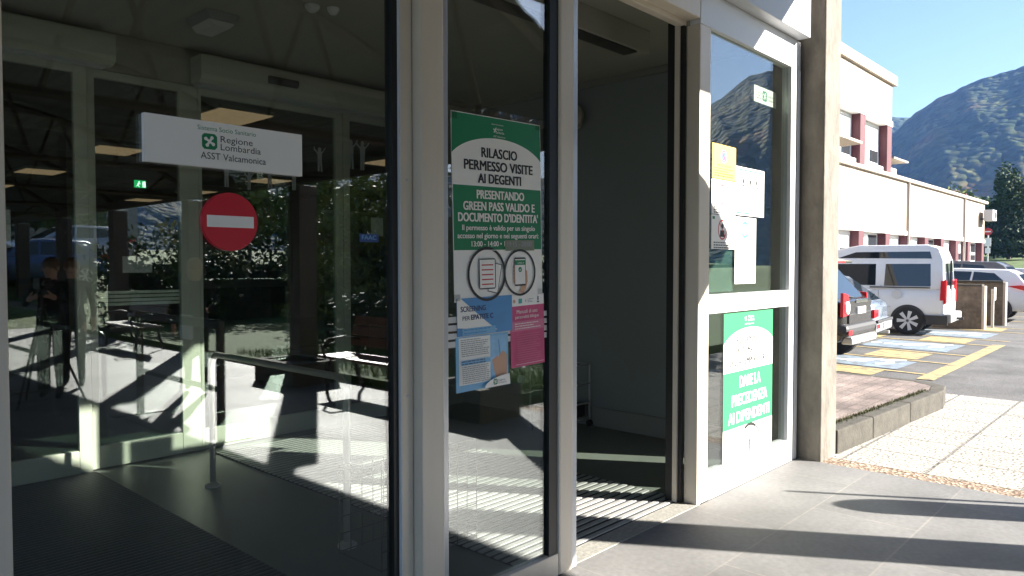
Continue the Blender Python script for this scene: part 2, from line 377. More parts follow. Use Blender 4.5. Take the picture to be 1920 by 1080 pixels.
# ---- mountains
FOREST = bpy.data.materials.new('forest slope'); FOREST.use_nodes = True
nt = FOREST.node_tree; N = nt.nodes; L = nt.links; b = N['Principled BSDF']; b.inputs['Roughness'].default_value = .95; b.inputs['Specular IOR Level'].default_value = .1
tc = N.new('ShaderNodeTexCoord')
n1 = N.new('ShaderNodeTexNoise'); n1.inputs['Scale'].default_value = .014; n1.inputs['Detail'].default_value = 9; n1.inputs['Roughness'].default_value = .7; L.new(tc.outputs['Object'], n1.inputs['Vector'])
c1 = N.new('ShaderNodeValToRGB'); e = c1.color_ramp.elements; e[0].position = .36; e[0].color = (.02, .034, .012, 1); e[1].position = .68; e[1].color = (.18, .085, .028, 1)
k = e.new(.5); k.color = (.04, .05, .014, 1); k = e.new(.58); k.color = (.085, .075, .026, 1); L.new(n1.outputs[0], c1.inputs[0])
v1 = N.new('ShaderNodeTexVoronoi'); v1.inputs['Scale'].default_value = .13; L.new(tc.outputs['Object'], v1.inputs['Vector'])
sp = N.new('ShaderNodeSeparateColor'); L.new(v1.outputs['Color'], sp.inputs[0]); r = N.new('ShaderNodeMapRange'); r.inputs[3].default_value = .5; r.inputs[4].default_value = 1.5; L.new(sp.outputs[0], r.inputs[0])
mx = N.new('ShaderNodeVectorMath'); mx.operation = 'SCALE'; L.new(c1.outputs[0], mx.inputs[0]); L.new(r.outputs[0], mx.inputs['Scale']); L.new(mx.outputs[0], b.inputs['Base Color'])
bp = N.new('ShaderNodeBump'); bp.inputs['Strength'].default_value = 1; bp.inputs['Distance'].default_value = 4; bp.invert = True; L.new(v1.outputs['Distance'], bp.inputs['Height']); L.new(bp.outputs[0], b.inputs['Normal'])

def mountain(name, rtop, r0, table, a0, a1, seed, na=260, nr=60, rough=1., pw=1.15):
    az = np.linspace(a0, a1, na); T = np.interp(az, [t[0] for t in table], [t[1] for t in table])
    g = MB(); vs = []
    for j in range(nr):
        s = j / (nr - 1) * 1.18
        for i in range(na):
            a = R(az[i]); rr = r0 + (rtop - r0) * s
            ss = s if s <= 1 else 1 - (s - 1) * 1.5
            x, y = rr * math.cos(a), rr * math.sin(a)
            h = T[i] * rtop * (max(ss, 0) ** pw)
            q = mnoise.fractal((x * .004 + seed, y * .004, seed), 1., 2., 6)
            rid = 1 - abs(mnoise.noise((az[i] * .22 + seed, s * .9, 3.1))) * 2
            fine = mnoise.fractal((x * .03, y * .03, seed), .8, 2., 4)
            h += rough * min(1, 3 * s) * (20 * q * (1.1 - min(s, 1)) + 24 * rid * s * (1.0 - min(s, 1)) * 2 + 2.0 * fine + 2.4 * abs(mnoise.noise((x * .09, y * .09, seed))))
            vs.append((x, y - 2.4, h - 1 + (0 if s > .02 else -3)))
    fs = [(j * na + i, j * na + i + 1, (j + 1) * na + i + 1, (j + 1) * na + i) for j in range(nr - 1) for i in range(na - 1)]
    g.add(vs, fs); return structure(g, name, FOREST, keep=True, smooth=True)
mountain('mountain', 900, 540, [(-95, .12), (-70, .12), (-52, .13), (-40, .12), (-31, .165), (-25, .245), (-12, .26), (0, .245), (4, .228), (8.2, .2215), (10.8, .213), (13.15, .196), (14.5, .182), (15.6, .163), (18, .13), (24, .09), (40, .05)], -95, 40, 2.3, 900, 110, 1., 1.0)
mountain('far_mountain', 1350, 1000, [(5, .15), (13.5, .174), (15.6, .180), (19, .19), (30, .22), (60, .2)], 5, 60, 8.1, 120, 24, 1.5)

# ================================================================== ENTRANCE BUILDING
VWALL = mat('grey green wall paint', (.185, .205, .205), .7, 0, .04, 1.2)
VCEIL = mat('ceiling plaster', (.31, .295, .245), .8, 0, .05, .8)
SKIRT = mat('skirting', (.20, .20, .185), .6)
LINO = mat('grey green vinyl floor', (.16, .178, .155), .38, 0, .07, 3)
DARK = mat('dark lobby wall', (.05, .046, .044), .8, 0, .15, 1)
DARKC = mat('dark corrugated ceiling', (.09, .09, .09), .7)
FASC = mat('fascia panel', (.52, .53, .55), .45, 0, .03, 1)
g = MB().box(-5, .136, -.25, 5.9, 3.83, 0); structure(g, 'vestibule_floor', LINO, keep=True)
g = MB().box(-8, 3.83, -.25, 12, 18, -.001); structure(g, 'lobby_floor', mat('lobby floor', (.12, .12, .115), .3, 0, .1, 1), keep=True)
g = MB().box(2.95, .0, -.25, 4.43, .136, .004); structure(g, 'threshold', mat('granite threshold', (.26, .25, .22), .75, 0, .3, 40, .3, 90), keep=True)

ent = thing('hospital_entrance', 'grey and white hospital entrance block with recessed vestibule behind the glass front', 'building', (2, 2, 0))
bx('side_wall', VWALL, ent, (5.9, .09, 0, 6.03, 3.83, 3.4)); bx('crown_moulding', SKIRT, ent, (5.86, .1, 3.34, 5.899, 3.82, 3.398)); bx('wall_socket', WHITE, ent, (5.885, 2.9, .32, 5.899, 2.98, .40)); bx('skirting', SKIRT, ent, (5.875, .1, .003, 5.899, 3.82, .19))
bx('side_wall', VWALL, ent, (-5.2, .09, 0, -5, 3.83, 3.4))
bx('ceiling', VCEIL, ent, (-5, .09, 3.402, 5.9, 3.83, 3.55))
bx('inner_wall', VCEIL, ent, (-5, 3.83, 3.105, 5.9, 3.93, 3.4)); bx('inner_wall', VCEIL, ent, (5.2, 3.83, 0, 5.9, 3.93, 3.103))
bx('header', ALU, ent, (-5, 0, 3.20, 4.388, .10, 3.40), .006)
bx('header', ALU, ent, (-5, .1005, 3.17, 4.388, .16, 3.40), .006)
bx('fascia', FASC, ent, (-6, -.10, 3.403, 5.972, .088, 4.2), .004)
bx('overhang_slab', CONC, ent, (-7, -2.5, 4.2, 6.28, .09, 4.36), .01)
bx('upper_wall', CONC, ent, (-8, .09, 4.2, 6.45, 1.0, 9.5))
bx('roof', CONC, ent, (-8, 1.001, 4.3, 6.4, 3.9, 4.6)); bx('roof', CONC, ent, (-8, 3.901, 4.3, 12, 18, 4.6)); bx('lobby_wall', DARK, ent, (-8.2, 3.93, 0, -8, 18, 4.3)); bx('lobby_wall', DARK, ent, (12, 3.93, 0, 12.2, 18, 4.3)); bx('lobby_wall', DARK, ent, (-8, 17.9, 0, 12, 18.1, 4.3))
bx('outer_wall', CONC, ent, (6.035, .30, 0, 6.45, 3.9, 4.2)); bx('outer_wall', CONC, ent, (6.04, 3.9, 0, 12.2, 4.2, 4.2))
# ribbed lobby ceiling
g = MB(); pr = []
x = -8
while x < 12:
    pr += [(x, 3.62), (x + .05, 3.56), (x + .12, 3.56), (x + .17, 3.62)]; x += .22
pr += [(12, 3.62), (12, 3.66), (-8, 3.66)]
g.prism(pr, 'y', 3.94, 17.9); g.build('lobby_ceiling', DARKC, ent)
for y in (6.9, 10.2, 13.6): bx('ceiling_beam', DKSTEEL, ent, (-8, y, 3.35, 12, y + .22, 3.56))

# ---- fixed front pane on the left
pane = thing('front_window', 'tall fixed glass front left of the sliding door, carrying the region sign and no entry disc', 'window', (1.2, 0, 0))
bx('glass', G_OUT, pane, (.545, .03, .10, 1.886, .042, 3.2))
bx('stile', ALU, pane, (.40, 0, .0, .545, .08, 3.2), .006); bx('stile', ALU, pane, (1.918, 0, 0, 1.981, .08, 3.2), .005)
bx('gasket', GASK, pane, (1.886, .012, .1, 1.912, .06, 3.2)); bx('rail', ALU, pane, (.546, .002, 0, 1.885, .078, .099), .004)
bx('trim', WHITE, pane, (1.912, -.004, 0, 1.918, .05, 3.2))
pane2 = thing('front_window', 'fixed glass front pane at the very left edge, mostly out of the picture', 'window', (-.5, 0, 0))
bx('glass', G_OUT, pane2, (-1.6, .03, .10, .398, .042, 3.2)); bx('rail', ALU, pane2, (-1.6, .002, 0, .398, .078, .099)); bx('stile', ALU, pane2, (-1.7, 0, 0, -1.602, .08, 3.2))

for z in (.22, 1.05, 1.95, 2.72):
    g = MB().lathe([(.006, .002), (.006, -.0015), (.003, -.003)], (1.95, .0, z), 'y', 10); g.build('screw', STEEL, pane)
# ---- sliding leaf
leaf = thing('sliding_door', 'grey framed glass sliding door leaf covered with notices', 'door', (2.5, -.03, 0))
YL = -.05
bx('stile', ALU, leaf, (1.985, YL, .012, 2.112, YL + .07, 3.195), .006); bx('stile_edge', ALUG, leaf, (2.1125, YL + .012, .012, 2.1465, YL + .06, 3.195), .004)
bx('glass', G_OUT, leaf, (2.147, YL + .03, .13, 2.822, YL + .042, 3.195))
bx('gasket', GASK, leaf, (2.822, YL + .012, .13, 2.888, YL + .055, 3.195))
bx('stile', ALU, leaf, (2.8885, YL, .012, 3.003, YL + .07, 3.195), .012); bx('stile_edge', ALUG, leaf, (3.0035, YL + .01, .012, 3.047, YL + .062, 3.195), .006)
bx('rail', ALU, leaf, (2.147, YL + .004, .012, 2.887, YL + .066, .128), .004)
g = MB()
for k in range(4): g.box(2.149, YL + .027, 1.236 + k * .036, 2.2, YL + .0296, 1.262 + k * .036); g.box(2.79, YL + .027, 1.236 + k * .036, 2.821, YL + .0296, 1.262 + k * .036); g.box(2.2005, YL + .0275, 1.236 + k * .036, 2.7895, YL + .0296, 1.262 + k * .036)
g.build('marker_stripes', mat('frosted stripe', (.62, .62, .6), .6), leaf)

# ---- side window right of the opening
sw = thing('side_window', 'white framed side window right of the open doorway with notices on its glass', 'window', (5.2, 0, 0))
PY = .03
bx('post', ALU, sw, (4.39, .002, 0, 4.534, .10, 3.17), .006)
bx('frame', WHITE, sw, (4.392, 0.0, 3.17, 6.03, .08, 3.40), .004)
bx('frame', WHITE, sw, (5.856, .0, 0, 5.955, .08, 3.169), .004); bx('frame', WHITE, sw, (5.97, -.004, 0, 6.03, .08, 3.169), .005)
bx('frame', ALUG, sw, (5.9555, .03, 0, 5.9695, .07, 3.169))
bx('rail', WHITE, sw, (4.535, .0, 0, 5.855, .08, .182), .004)
g = MB().box(4.535, .0, 1.268, 5.855, .08, 1.302).box(4.535, .0, 1.306, 5.855, .08, 1.340).box(4.535, .0, 1.344, 5.855, .08, 1.395).box(4.535, .012, 1.27, 5.855, .07, 1.39)
g.build('rail', WHITE, sw)
bx('glass', G_OUT, sw, (4.535, PY, .183, 5.855, PY + .01, 1.267)); bx('glass', G_OUT, sw, (4.535, PY, 1.396, 5.855, PY + .01, 3.169))
# black seals and guide track in the jamb
jb = thing('door_jamb', 'dark door jamb with black seals right of the open doorway', 'door jamb', (4.35, .15, 0))
bx('seal', GASK, jb, (4.345, .165, 0, 4.372, .215, 3.2)); bx('guide', ALU, jb, (4.345, .132, 0, 4.388, .163, 3.2)); bx('seal', GASK, jb, (4.36, .104, 0, 4.389, .13, 3.2))
g = MB().lathe([(.008, 0), (.008, .003)], (4.342, .147, .13), 'x', 12).lathe([(.008, 0), (.008, .003)], (4.342, .147, .05), 'x', 12); g.build('screw', STEEL, jb)

# ---- concrete pillar at the corner
g = MB().box(6.06, -.19, -.1, 6.40, .28, 9.5)
p = g.build('concrete_pillar', CONC, bevel=.012); tag(p, 'weathered bare concrete pillar at the corner beside the side window', 'pillar')

# ---- inner wall of sliding doors
INA = mat('inner door frame', (.42, .435, .365), .45, 0, .04, 1.5)
def inner_leaf(x0, x1, y, label, stripes, sides=(.1, .1), post=False):
    t = thing('inner_door', label, 'door', ((x0 + x1) / 2, y, 0))
    bx('stile', INA, t, (x0, y, .01, x0 + sides[0], y + .06, 3.1), .004); bx('stile', INA, t, (x1 - sides[1], y, .01, x1, y + .06, 3.1), .004)
    bx('rail', INA, t, (x0 + sides[0] + .0005, y + .002, .01, x1 - sides[1] - .0005, y + .058, .185), .004)
    bx('rail', INA, t, (x0 + sides[0] + .0005, y + .002, 3.04, x1 - sides[1] - .0005, y + .058, 3.1))
    bx('glass', G_IN, t, (x0 + sides[0], y + .025, .186, x1 - sides[1], y + .035, 3.039))
    if stripes:
        g = MB()
        for k in range(4): g.box(x0 + sides[0] + .003, y + .020, 1.275 + k * .031, x1 - sides[1] - .003, y + .0246, 1.298 + k * .031)
        g.build('marker_stripes', mat('inner stripe', (.36, .42, .34), .6), t)
    return t
inner_leaf(.40, 1.93, 3.78, 'inner sliding door leaf at the left, behind the ribbed mat', False, (.12, .09))
inner_leaf(1.945, 2.80, 3.83, 'inner glass leaf with four pale stripes, behind the region sign', True, (.055, .16))
inner_leaf(2.805, 4.25, 3.84, 'inner glass leaf behind the steel handrail', False, (.03, .08))
inner_leaf(4.255, 5.2, 3.84, 'inner glass leaf at the right end of the inner front', False, (.08, .06))
inner_leaf(-1.5, .395, 3.84, 'inner glass leaf beyond the left picture edge', False)
def operator_box(x0, x1, y0, y1, label):
    t = thing('door_operator', label, 'door operator', ((x0 + x1) / 2, y0, 3.1))
    g = MB().prism([(y1, 3.11), (y0 + .05, 3.11), (y0 + .012, 3.135), (y0, 3.17), (y0, 3.33), (y1, 3.33)], 'x', x0, x1); g.build('cover', INA, t, .004)
    g = MB().prism([(y1 - .02, 3.085), (y0 + .06, 3.085), (y0 + .06, 3.1095), (y1 - .02, 3.1095)], 'x', x0 + .02, x1 - .06); g.build('track', ALUG, t)
    return t
operator_box(-.2, 2.09, 3.62, 3.775, 'long metal door operator box above the left inner leaf')
o2 = operator_box(2.74, 4.84, 3.62, 3.825, 'long metal door operator box above the inner leaf behind the handrail')
g = MB().prism([(3.60, 3.19), (3.58, 3.215), (3.58, 3.255), (3.619, 3.255), (3.619, 3.19)], 'x', 3.33, 3.62); g.build('motion_sensor', GASK, o2, .006)
# operator of the outer door seen from inside
t = thing('air_curtain', 'pale air curtain box hung under the vestibule ceiling inside the doorway', 'air curtain', (3.5, .8, 3.2))
bx('housing', VCEIL, t, (1.4, .74, 3.225, 4.95, .90, 3.40), .005); g = MB().box(1.45, .76, 3.212, 4.8, .88, 3.2245); g.build('grille', DKSTEEL, t)

# ---- mats
MATB = mat('mat rib', (.055, .058, .06), .8, 0, .2, 30)
MATA = mat('mat aluminium bar', (.52, .52, .50), .4, .4, .1, 20)
def ribbed_mat(x0, x1, y0, y1, label):
    t = thing('entrance_mat', label, 'mat', ((x0 + x1) / 2, (y0 + y1) / 2, 0))
    bx('base', mat('mat base', (.02, .02, .022), .9), t, (x0, y0, .001, x1, y1, .004))
    g = MB(); y = y0 + .01; k = 0
    h = MB()
    while y < y1 - .02:
        g.box(x0 + .008, y, .004, x1 - .008, y + .022, .012); h.box(x0 + .008, y + .026, .004, x1 - .008, y + .038, .0105); y += .043
    g.build('carpet_ribs', MATB, t); h.build('metal_bars', mat('mat metal bars', (.16, .16, .155), .5, .3, .1, 20), t)
    return t
ribbed_mat(-1.2, 1.955, .5, 3.76, 'dark ribbed entrance mat before the left inner door')
t = thing('entrance_mat', 'aluminium ribbed entrance mat in the open doorway, striped with sunlight', 'mat', (3.64, 1.9, 0))
bx('base', mat('mat base', (.02, .02, .022), .9), t, (2.83, .14, .001, 4.445, 3.7, .004))
g = MB(); h = MB(); y = .15
while y < 3.66:
    g.box(2.838, y, .004, 4.437, y + .030, .012); h.box(2.838, y + .036, .004, 4.437, y + .052, .009); y += .062
g.build('metal_bars', MATA, t); h.build('carpet_ribs', MATB, t)

# ---- steel handrail
t = thing('handrail', 'brushed steel handrail on two posts in the vestibule', 'handrail', (2.4, 1.9, 0))
pts = [(2.4, 1.1, .01), (2.4, 1.1, .5), (2.4, 1.1, .86)] + [(2.4, 1.1 + .10 * (1 - math.cos(R(a))), .86 + .10 * math.sin(R(a))) for a in range(15, 91, 15)] + \
      [(2.4, 2.0, .96), (2.4, 2.67, .96)] + [(2.4, 2.67 + .10 * math.sin(R(a)), .96 - .10 * (1 - math.cos(R(a)))) for a in range(15, 91, 15)] + [(2.4, 2.77, .5), (2.4, 2.77, .01)]
g = MB().tube(pts, .021, 14); g.build('tube', STEEL, t, smooth=True)
for y in (1.1, 2.77):
    g = MB().lathe([(.055, 0), (.055, .012), (.03, .03), (.0225, .032)], (2.4, y, .001), 'z', 20); g.build('base_flange', STEEL, t)

# ---- fittings on ceiling and wall
t = thing('emergency_light', 'box shaped emergency light on the vestibule ceiling', 'lamp', (2.5, 2.88, 3.3))
g = MB().prism([(2.38, 3.4), (2.62, 3.4), (2.60, 3.34), (2.40, 3.34)], 'y', 2.72, 3.06); g.build('housing', mat('grey lamp housing', (.25, .25, .24), .5), t, .006)
g = MB().prism([(2.405, 3.339), (2.595, 3.339), (2.56, 3.30), (2.44, 3.30)], 'y', 2.74, 3.04); g.build('diffuser', mat('lamp diffuser', (.55, .55, .52), .3), t, .006)
for (x, y, r, lb) in ((2.86, 2.15, .05, 'larger round smoke detector on the vestibule ceiling'), (2.99, 2.09, .042, 'smaller round smoke detector on the ceiling, right of the other')):
    g = MB().lathe([(r, 0), (r, -.015), (r * .8, -.03), (r * .5, -.045), (.004, -.047)], (x, y, 3.401), 'z', 20)
    tag(g.build('smoke_detector', WHITE, smooth=False), lb, 'detector')
t = thing('wall_siren', 'round grey siren on the vestibule side wall', 'siren', (5.9, 2.17, 3.1))
g = MB().lathe([(.05, 0), (.05, -.1)], (5.898, 2.17, 3.0), 'x', 16); g.build('body', VCEIL, t); g = MB().lathe([(.11, 0), (.12, -.05), (.09, -.08), (.01, -.085)], (5.80, 2.14, 3.06), 'x', 22); g.build('horn', VCEIL, t)

# ---- wire trolley
t = thing('trolley', 'white wire frame trolley with a black crate by the vestibule wall', 'trolley', (5.55, 1.95, 0))
g = MB(); wr = .010
for x in (5.30, 5.84):
    g.tube([(x, 1.98, .07), (x, 1.98, .62), (x, 2.28, .62), (x, 2.28, .07)], wr, 8)
for z in (.09, .24, .43, .62):
    for y in (1.98, 2.28): g.tube([(5.30, y, z), (5.84, y, z)], wr * .9, 8)
g.build('frame', mat('dull white wire', (.40, .40, .40), .5), t, smooth=True)
g = MB().box(5.33, 2.0, .10, 5.81, 2.26, .24); g.build('tray', GASK, t, .02)
for x in (5.30, 5.84):
    for y in (1.98, 2.28):
        g = MB().lathe([(.033, -.012), (.035, 0), (.033, .012)], (x, y, .036), 'x', 14); g.build('castor', GASK, t)
# wire display rack behind the sliding leaf
t = thing('wire_rack', 'thin wire grid rack standing low behind the sliding door leaf', 'rack', (2.6, .75, 0))
g = MB()
for i in range(10): g.tube([(2.28 + i * .075, .62, .02), (2.28 + i * .075, .62, .60)], .0032, 6)
for j in range(7): g.tube([(2.28, .624, .03 + j * .095), (2.955, .624, .03 + j * .095)], .0032, 6)
for i in range(10): g.tube([(2.28 + i * .075, 1.0, .02), (2.28 + i * .075, 1.0, .50)], .0032, 6)
for j in range(6): g.tube([(2.28, 1.004, .03 + j * .095), (2.955, 1.004, .03 + j * .095)], .0032, 6)
for x in (2.28, 2.955): g.tube([(x, .62, .03), (x, 1.0, .03)], .0032, 6); g.tube([(x, .62, .5), (x, 1.0, .5)], .0032, 6)
g.build('grid', mat('wire', (.12, .12, .12), .4, .6), t)

# ---- lobby: ceiling panels, exit sign, banner, cut out figures
LAMP = mat('warm ceiling panel', (.6, .5, .38), .6, emit=(1, .56, .36), estr=.13)

LF = mat('lamp frame', (.3, .28, .25), .5)
rows = [(3.55, 5.0, .62, .8), (3.55, 8.5, .62, .8), (3.55, 12.0, .62, .8), (3.55, 15.3, .62, .8), (7.0, 10.4, .62, .8), (7.0, 13.6, .62, .8), (7.0, 16.6, .62, .8), (7.0, 6.6, .62, .8)]
wh = ['nearest of the left row, above the region sign', 'second of the left row from the front', 'third of the left row from the front', 'farthest of the left row', 'second of the right row, above the no entry disc', 'third of the right row', 'farthest of the right row', 'nearest of the right row, beyond the wooden figures']
for (x, y, w, d), k in zip(rows, wh):
    t = thing('ceiling_panel', 'warm rectangular ceiling lamp panel in the lobby, ' + k, 'ceiling lamp', (x + w / 2, y + d / 2, 3.3), 'lamp panels of the lobby ceiling')
    bx('frame', LF, t, (x, y, 3.215, x + w, y + d, 3.26), .004); bx('diffuser', LAMP, t, (x + .012, y + .012, 3.206, x + w - .012, y + d - .012, 3.2149))
t = thing('exit_sign', 'lit green exit sign with running figure hanging in the lobby', 'exit sign', (4.25, 9, 2.7))
bx('case', GASK, t, (4.165, 9.003, 2.72, 4.34, 9.06, 2.84))
s = Sheet(4.17, 2.835, 9.0, .165, .11, base=mat('lit green', (.0, .4, .12), .5, emit=(.02, .7, .22), estr=.35)); LW = mat('lit white', (.8, .9, .8), .5, emit=(.85, 1, .9), estr=.9)
s.rect(.115, .015, .158, .1, LW).disc(.07, .025, .011, LW).line(.068, .04, .052, .07, .018, LW).line(.052, .07, .075, .098, .01, LW).line(.052, .068, .03, .09, .01, LW).line(.068, .042, .092, .055, .009, LW).line(.066, .042, .042, .05, .009, LW)
s.build('panel', t)
t = thing('roll_up_banner', 'bluish roll-up banner with bright top rail in the lobby', 'banner', (5.4, 5.5, 0))
bx('sheet', mat('banner fabric', (.16, .19, .25), .6, 0, .15, 2), t, (5.1, 5.5, 1.1, 5.76, 5.506, 2.24)); bx('top_rail', STEEL, t, (5.08, 5.49, 2.241, 5.78, 5.52, 2.275), .004)
bx('pole', DKSTEEL, t, (5.42, 5.52, .05, 5.45, 5.54, 2.24)); bx('base', DKSTEEL, t, (5.08, 5.45, .0, 5.78, 5.6, .06), .01); bx('lower_sheet', mat('banner lower fabric', (.03, .03, .035), .6), t, (5.1, 5.5, .06, 5.76, 5.506, 1.098))
CUT = mat('pale cut out card', (.42, .43, .46), .6)
figs = [(3.06, 2.28, .20), (3.27, 2.27, .16), (3.47, 2.30, .20), (3.72, 2.30, .22), (4.0, 2.50, .24), (4.36, 2.56, .30), (4.5, 2.56, .30)]
fl = ['beside the inner post, arms raised', 'small, second from the inner post', 'third from the inner post', 'fourth from the inner post, below the region sign', 'right of the region sign', 'left one of the dancing pair', 'right one of the dancing pair']
for (x, z, h), lb in zip(figs, fl):
    Yf = 3.856
    g = MB(); Yb = Yf + .003
    def pl(pts): g.prism([(x + u * h, z + v * h) for u, v in pts], 'y', Yf, Yb)
    k = random.uniform(-.06, .06)
    pl([(-.07, .92), (0, .99), (.07, .92), (.06, .82), (-.06, .82)])
    pl([(-.11, .80), (-.05, .815), (.05, .815), (.11, .80), (.09, .45), (-.09, .45)])
    pl([(-.09, .445), (.0, .445), (-.02, 0), (-.09, 0)]); pl([(.005, .445), (.09, .445), (.12 + k, 0), (.05 + k, 0)])
    pl([(-.115, .795), (-.095, .7), (-.27, .86), (-.25, 1.0), (-.22, .9)]); pl([(.115, .795), (.095, .7), (.26, .95 + k), (.28, 1.02 + k)])
    tag(g.build('cut_out_figure', CUT), 'pale cut-out figure on the inner glass, ' + lb, 'decoration', 'cut-out figures on the inner glass')
# small papers on the inner glass
def plain_sheet(name, x, z, y, w, h, label, cat, m=PAPER, rows=0):
    s = Sheet(x, z, y, w, h, base=m)
    if rows: s.lines(w * .12, w * .88, h * .25, h * .85, rows, GREYP, .006)
    return tag(s.build(name), label, cat)
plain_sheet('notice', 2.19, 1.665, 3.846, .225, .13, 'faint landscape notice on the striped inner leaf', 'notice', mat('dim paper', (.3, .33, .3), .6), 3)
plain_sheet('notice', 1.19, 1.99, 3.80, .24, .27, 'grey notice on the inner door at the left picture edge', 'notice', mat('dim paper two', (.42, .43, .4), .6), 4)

# ================================================================== SIGNS AND NOTICES
GY = .03      # face of the fixed glass
s = Sheet(.916, 2.0745, GY - .022, .553, .151, thick=.0215, base=PAPER)
s.text('Sistema Socio Sanitario', .27, .030, .022, PGREEN, .205).logo(.2075, .066, .052, PGREEN, PAPER)
s.text('Regione', .245, .064, .031, INK, .115, left=True).text('Lombardia', .245, .090, .031, INK, .145, left=True).text('ASST Valcamonica', .2925, .124, .032, INK, .232)
tag(s.build('sign_board'), 'white sign board reading Regione Lombardia on the left front glass', 'sign')
t = thing('no_entry_sign', 'round red no entry disc with white bar on the left front glass', 'sign', (1.195, GY, 1.65))
g = MB().lathe([(.098, 0), (.0995, .004), (.0995, .016), (.097, .019)], (1.195, GY - .0195, 1.7455), 'y', 48); g.build('disc', CRIM, t)
bx('bar', PAPER, t, (1.195 - .083, GY - .0205, 1.726, 1.195 + .083, GY - .01951, 1.7655))

CLEAR = glass('clear film', (.82, .84, .84), .12, .4)
# main poster on the sliding leaf
LYF = YL + .03 - .003
s = Sheet(2.176, 2.268, LYF, .59, .835, R(1.35), .0025, PAPER)
arc = [(.295 + .295 * math.sin(R(a)) / math.sin(R(62)), .095 + .085 * (1 - math.cos(R(a))) / (1 - math.cos(R(62)))) for a in range(-62, 63, 4)]
s.poly([(0.003, .003)] + arc + [(.587, .003)], PGREEN)
s.rect(.003, .318, .587, .606, PGREEN)
s.logo(.272, .058, .03, None, PAPER).text('Regione', .30, .056, .017, PAPER, .045).text('Lombardia', .305, .072, .017, PAPER, .055).text('ASST Valcamonica', .30, .089, .012, PAPER, .08).text('Sistema Socio Sanitario', .29, .034, .009, PAPER, .08)
s.text('RILASCIO', .30, .186, .062, INK, .235, .045).text('PERMESSO VISITE', .30, .246, .062, INK, .455, .045).text('AI DEGENTI', .30, .303, .060, INK, .285, .045)
s.text('PRESENTANDO', .305, .374, .055, PAPER, .315, .045).text('GREEN PASS VALIDO E', .30, .427, .055, PAPER, .475, .045).text("DOCUMENTO D'IDENTITA'", .295, .478, .055, PAPER, .53, .045)
s.text('Il permesso è valido per un singolo', .295, .517, .034, PAPER, .485, .03).text('accesso nel giorno e nei seguenti orari:', .293, .553, .034, PAPER, .54, .03).text('13:00 - 14:00 • 19:15 - 20:00', .30, .590, .034, PAPER, .385, .03)
s.rect(.325, .562, .53, .612, TAPE).text('19:15 - 20:00', .425, .592, .034, GREYP, .17, .03)
s.ring(.425, .716, .112, .011, INK)
for q in range(5): s.disc(.388, .69 + q * .017, .011, SKIN, 14)
s.poly([(.455, .70), (.475, .71), (.478, .76), (.465, .795), (.445, .815), (.42, .812), (.44, .77)], SKIN)
s.poly([(.390, .645), (.460, .645), (.465, .65), (.465, .775), (.460, .78), (.390, .78), (.385, .775), (.385, .65)], INK).rect(.3885, .652, .4615, .772, PAPER).rect(.3885, .657, .4615, .680, PGREEN)
s.text('COVID-19', .43, .675, .012, PAPER, .045).disc(.425, .702, .0125, PGREEN).line(.419, .702, .424, .707, .003, PAPER).line(.424, .707, .432, .697, .003, PAPER)
s.ring(.2, .716, .124, .013, INK)
s.poly([(.25, .665), (.30, .675), (.268, .81), (.20, .795)], INK).poly([(.25, .669), (.295, .678), (.265, .805), (.205, .792)], PAPER)
s.poly([(.155, .645), (.25, .645), (.257, .652), (.257, .778), (.25, .785), (.155, .785), (.148, .778), (.148, .652)], INK).rect(.1535, .6505, .2515, .7795, PAPER)
for q in range(5): s.rect(.166, .672 + q * .022, .240, .6775 + q * .022, RED)
s.rect(.20, .6065, .295, .609, PAPER)
s.rect(-.012, .0, .03, .035, CLEAR).rect(.55, -.006, .605, .025, CLEAR).rect(-.015, .80, .03, .83, CLEAR).rect(.55, .80, .61, .828, CLEAR)
tag(s.build('poster'), 'large green and white visitor permit poster on the sliding door leaf', 'poster')
# clear plastic sleeve edge above the poster
g = MB(); nseg = 16
vs = []
for i in range(nseg + 1):
    u = -.008 + .606 * i / nseg; w = .003 * math.sin(i * 2.1) ; vs += [(2.176 + u, LYF - .0015 - abs(w), 2.271 + u * .0236), (2.176 + u, LYF - .0015 - abs(w) * 2, 2.306 + u * .0 + .006 * math.sin(i * 1.3) - (.012 if i > 9 else 0) + .012 * i / nseg)]
g.add(vs, [(2 * i, 2 * i + 1, 2 * i + 3, 2 * i + 2) for i in range(nseg)])
tag(g.build('plastic_sleeve', CLEAR), 'crinkled clear plastic sleeve edge above the large green poster', 'plastic sleeve')

# hepatitis leaflet
s = Sheet(2.205, 1.449, LYF - .004, .355, .168, R(1.2), .002, BLUED)
s.poly([(.0, .0)] + [(.255 - .02 * math.cos(R(a)) - .235 * (1 - math.cos(R(90 - a))) * .9, .155 * math.sin(R(a))) for a in range(0, 91, 9)] + [(.0, .13)], PAPER)
s.text('SCREENING', .10, .060, .034, mat('navy ink', (.02, .03, .10), .5), .155, .04).text('PER', .055, .098, .026, MATS['navy ink'], .045, .015).text('EPATITE C', .155, .098, .032, MATS['navy ink'], .14, .05)
s.rect(.03, .135, .24, .166, BLUEP).lines(.04, .22, .142, .157, 2, BLUED, .005)
tag(s.build('leaflet'), 'curling blue leaflet strip headed SCREENING PER EPATITE C', 'leaflet')
s = Sheet(2.200, 1.277, LYF - .0015, .335, .245, R(.9), .0012, BLUEP)
s.rect(.018, .004, .215, .215, PAPER).poly([(.215, .01), (.325, .01), (.325, .2), (.26, .215), (.23, .19), (.215, .15)], mat('sky print', (.28, .52, .75), .5, 0, .2, 20))
s.poly([(.225, .12), (.26, .105), (.29, .12), (.29, .19), (.27, .215), (.25, .205)], SKIN).poly([(.27, .10), (.30, .085), (.325, .105), (.325, .20), (.295, .215), (.285, .19)], SKIN).line(.27, .03, .28, .1, .006, BLUED)
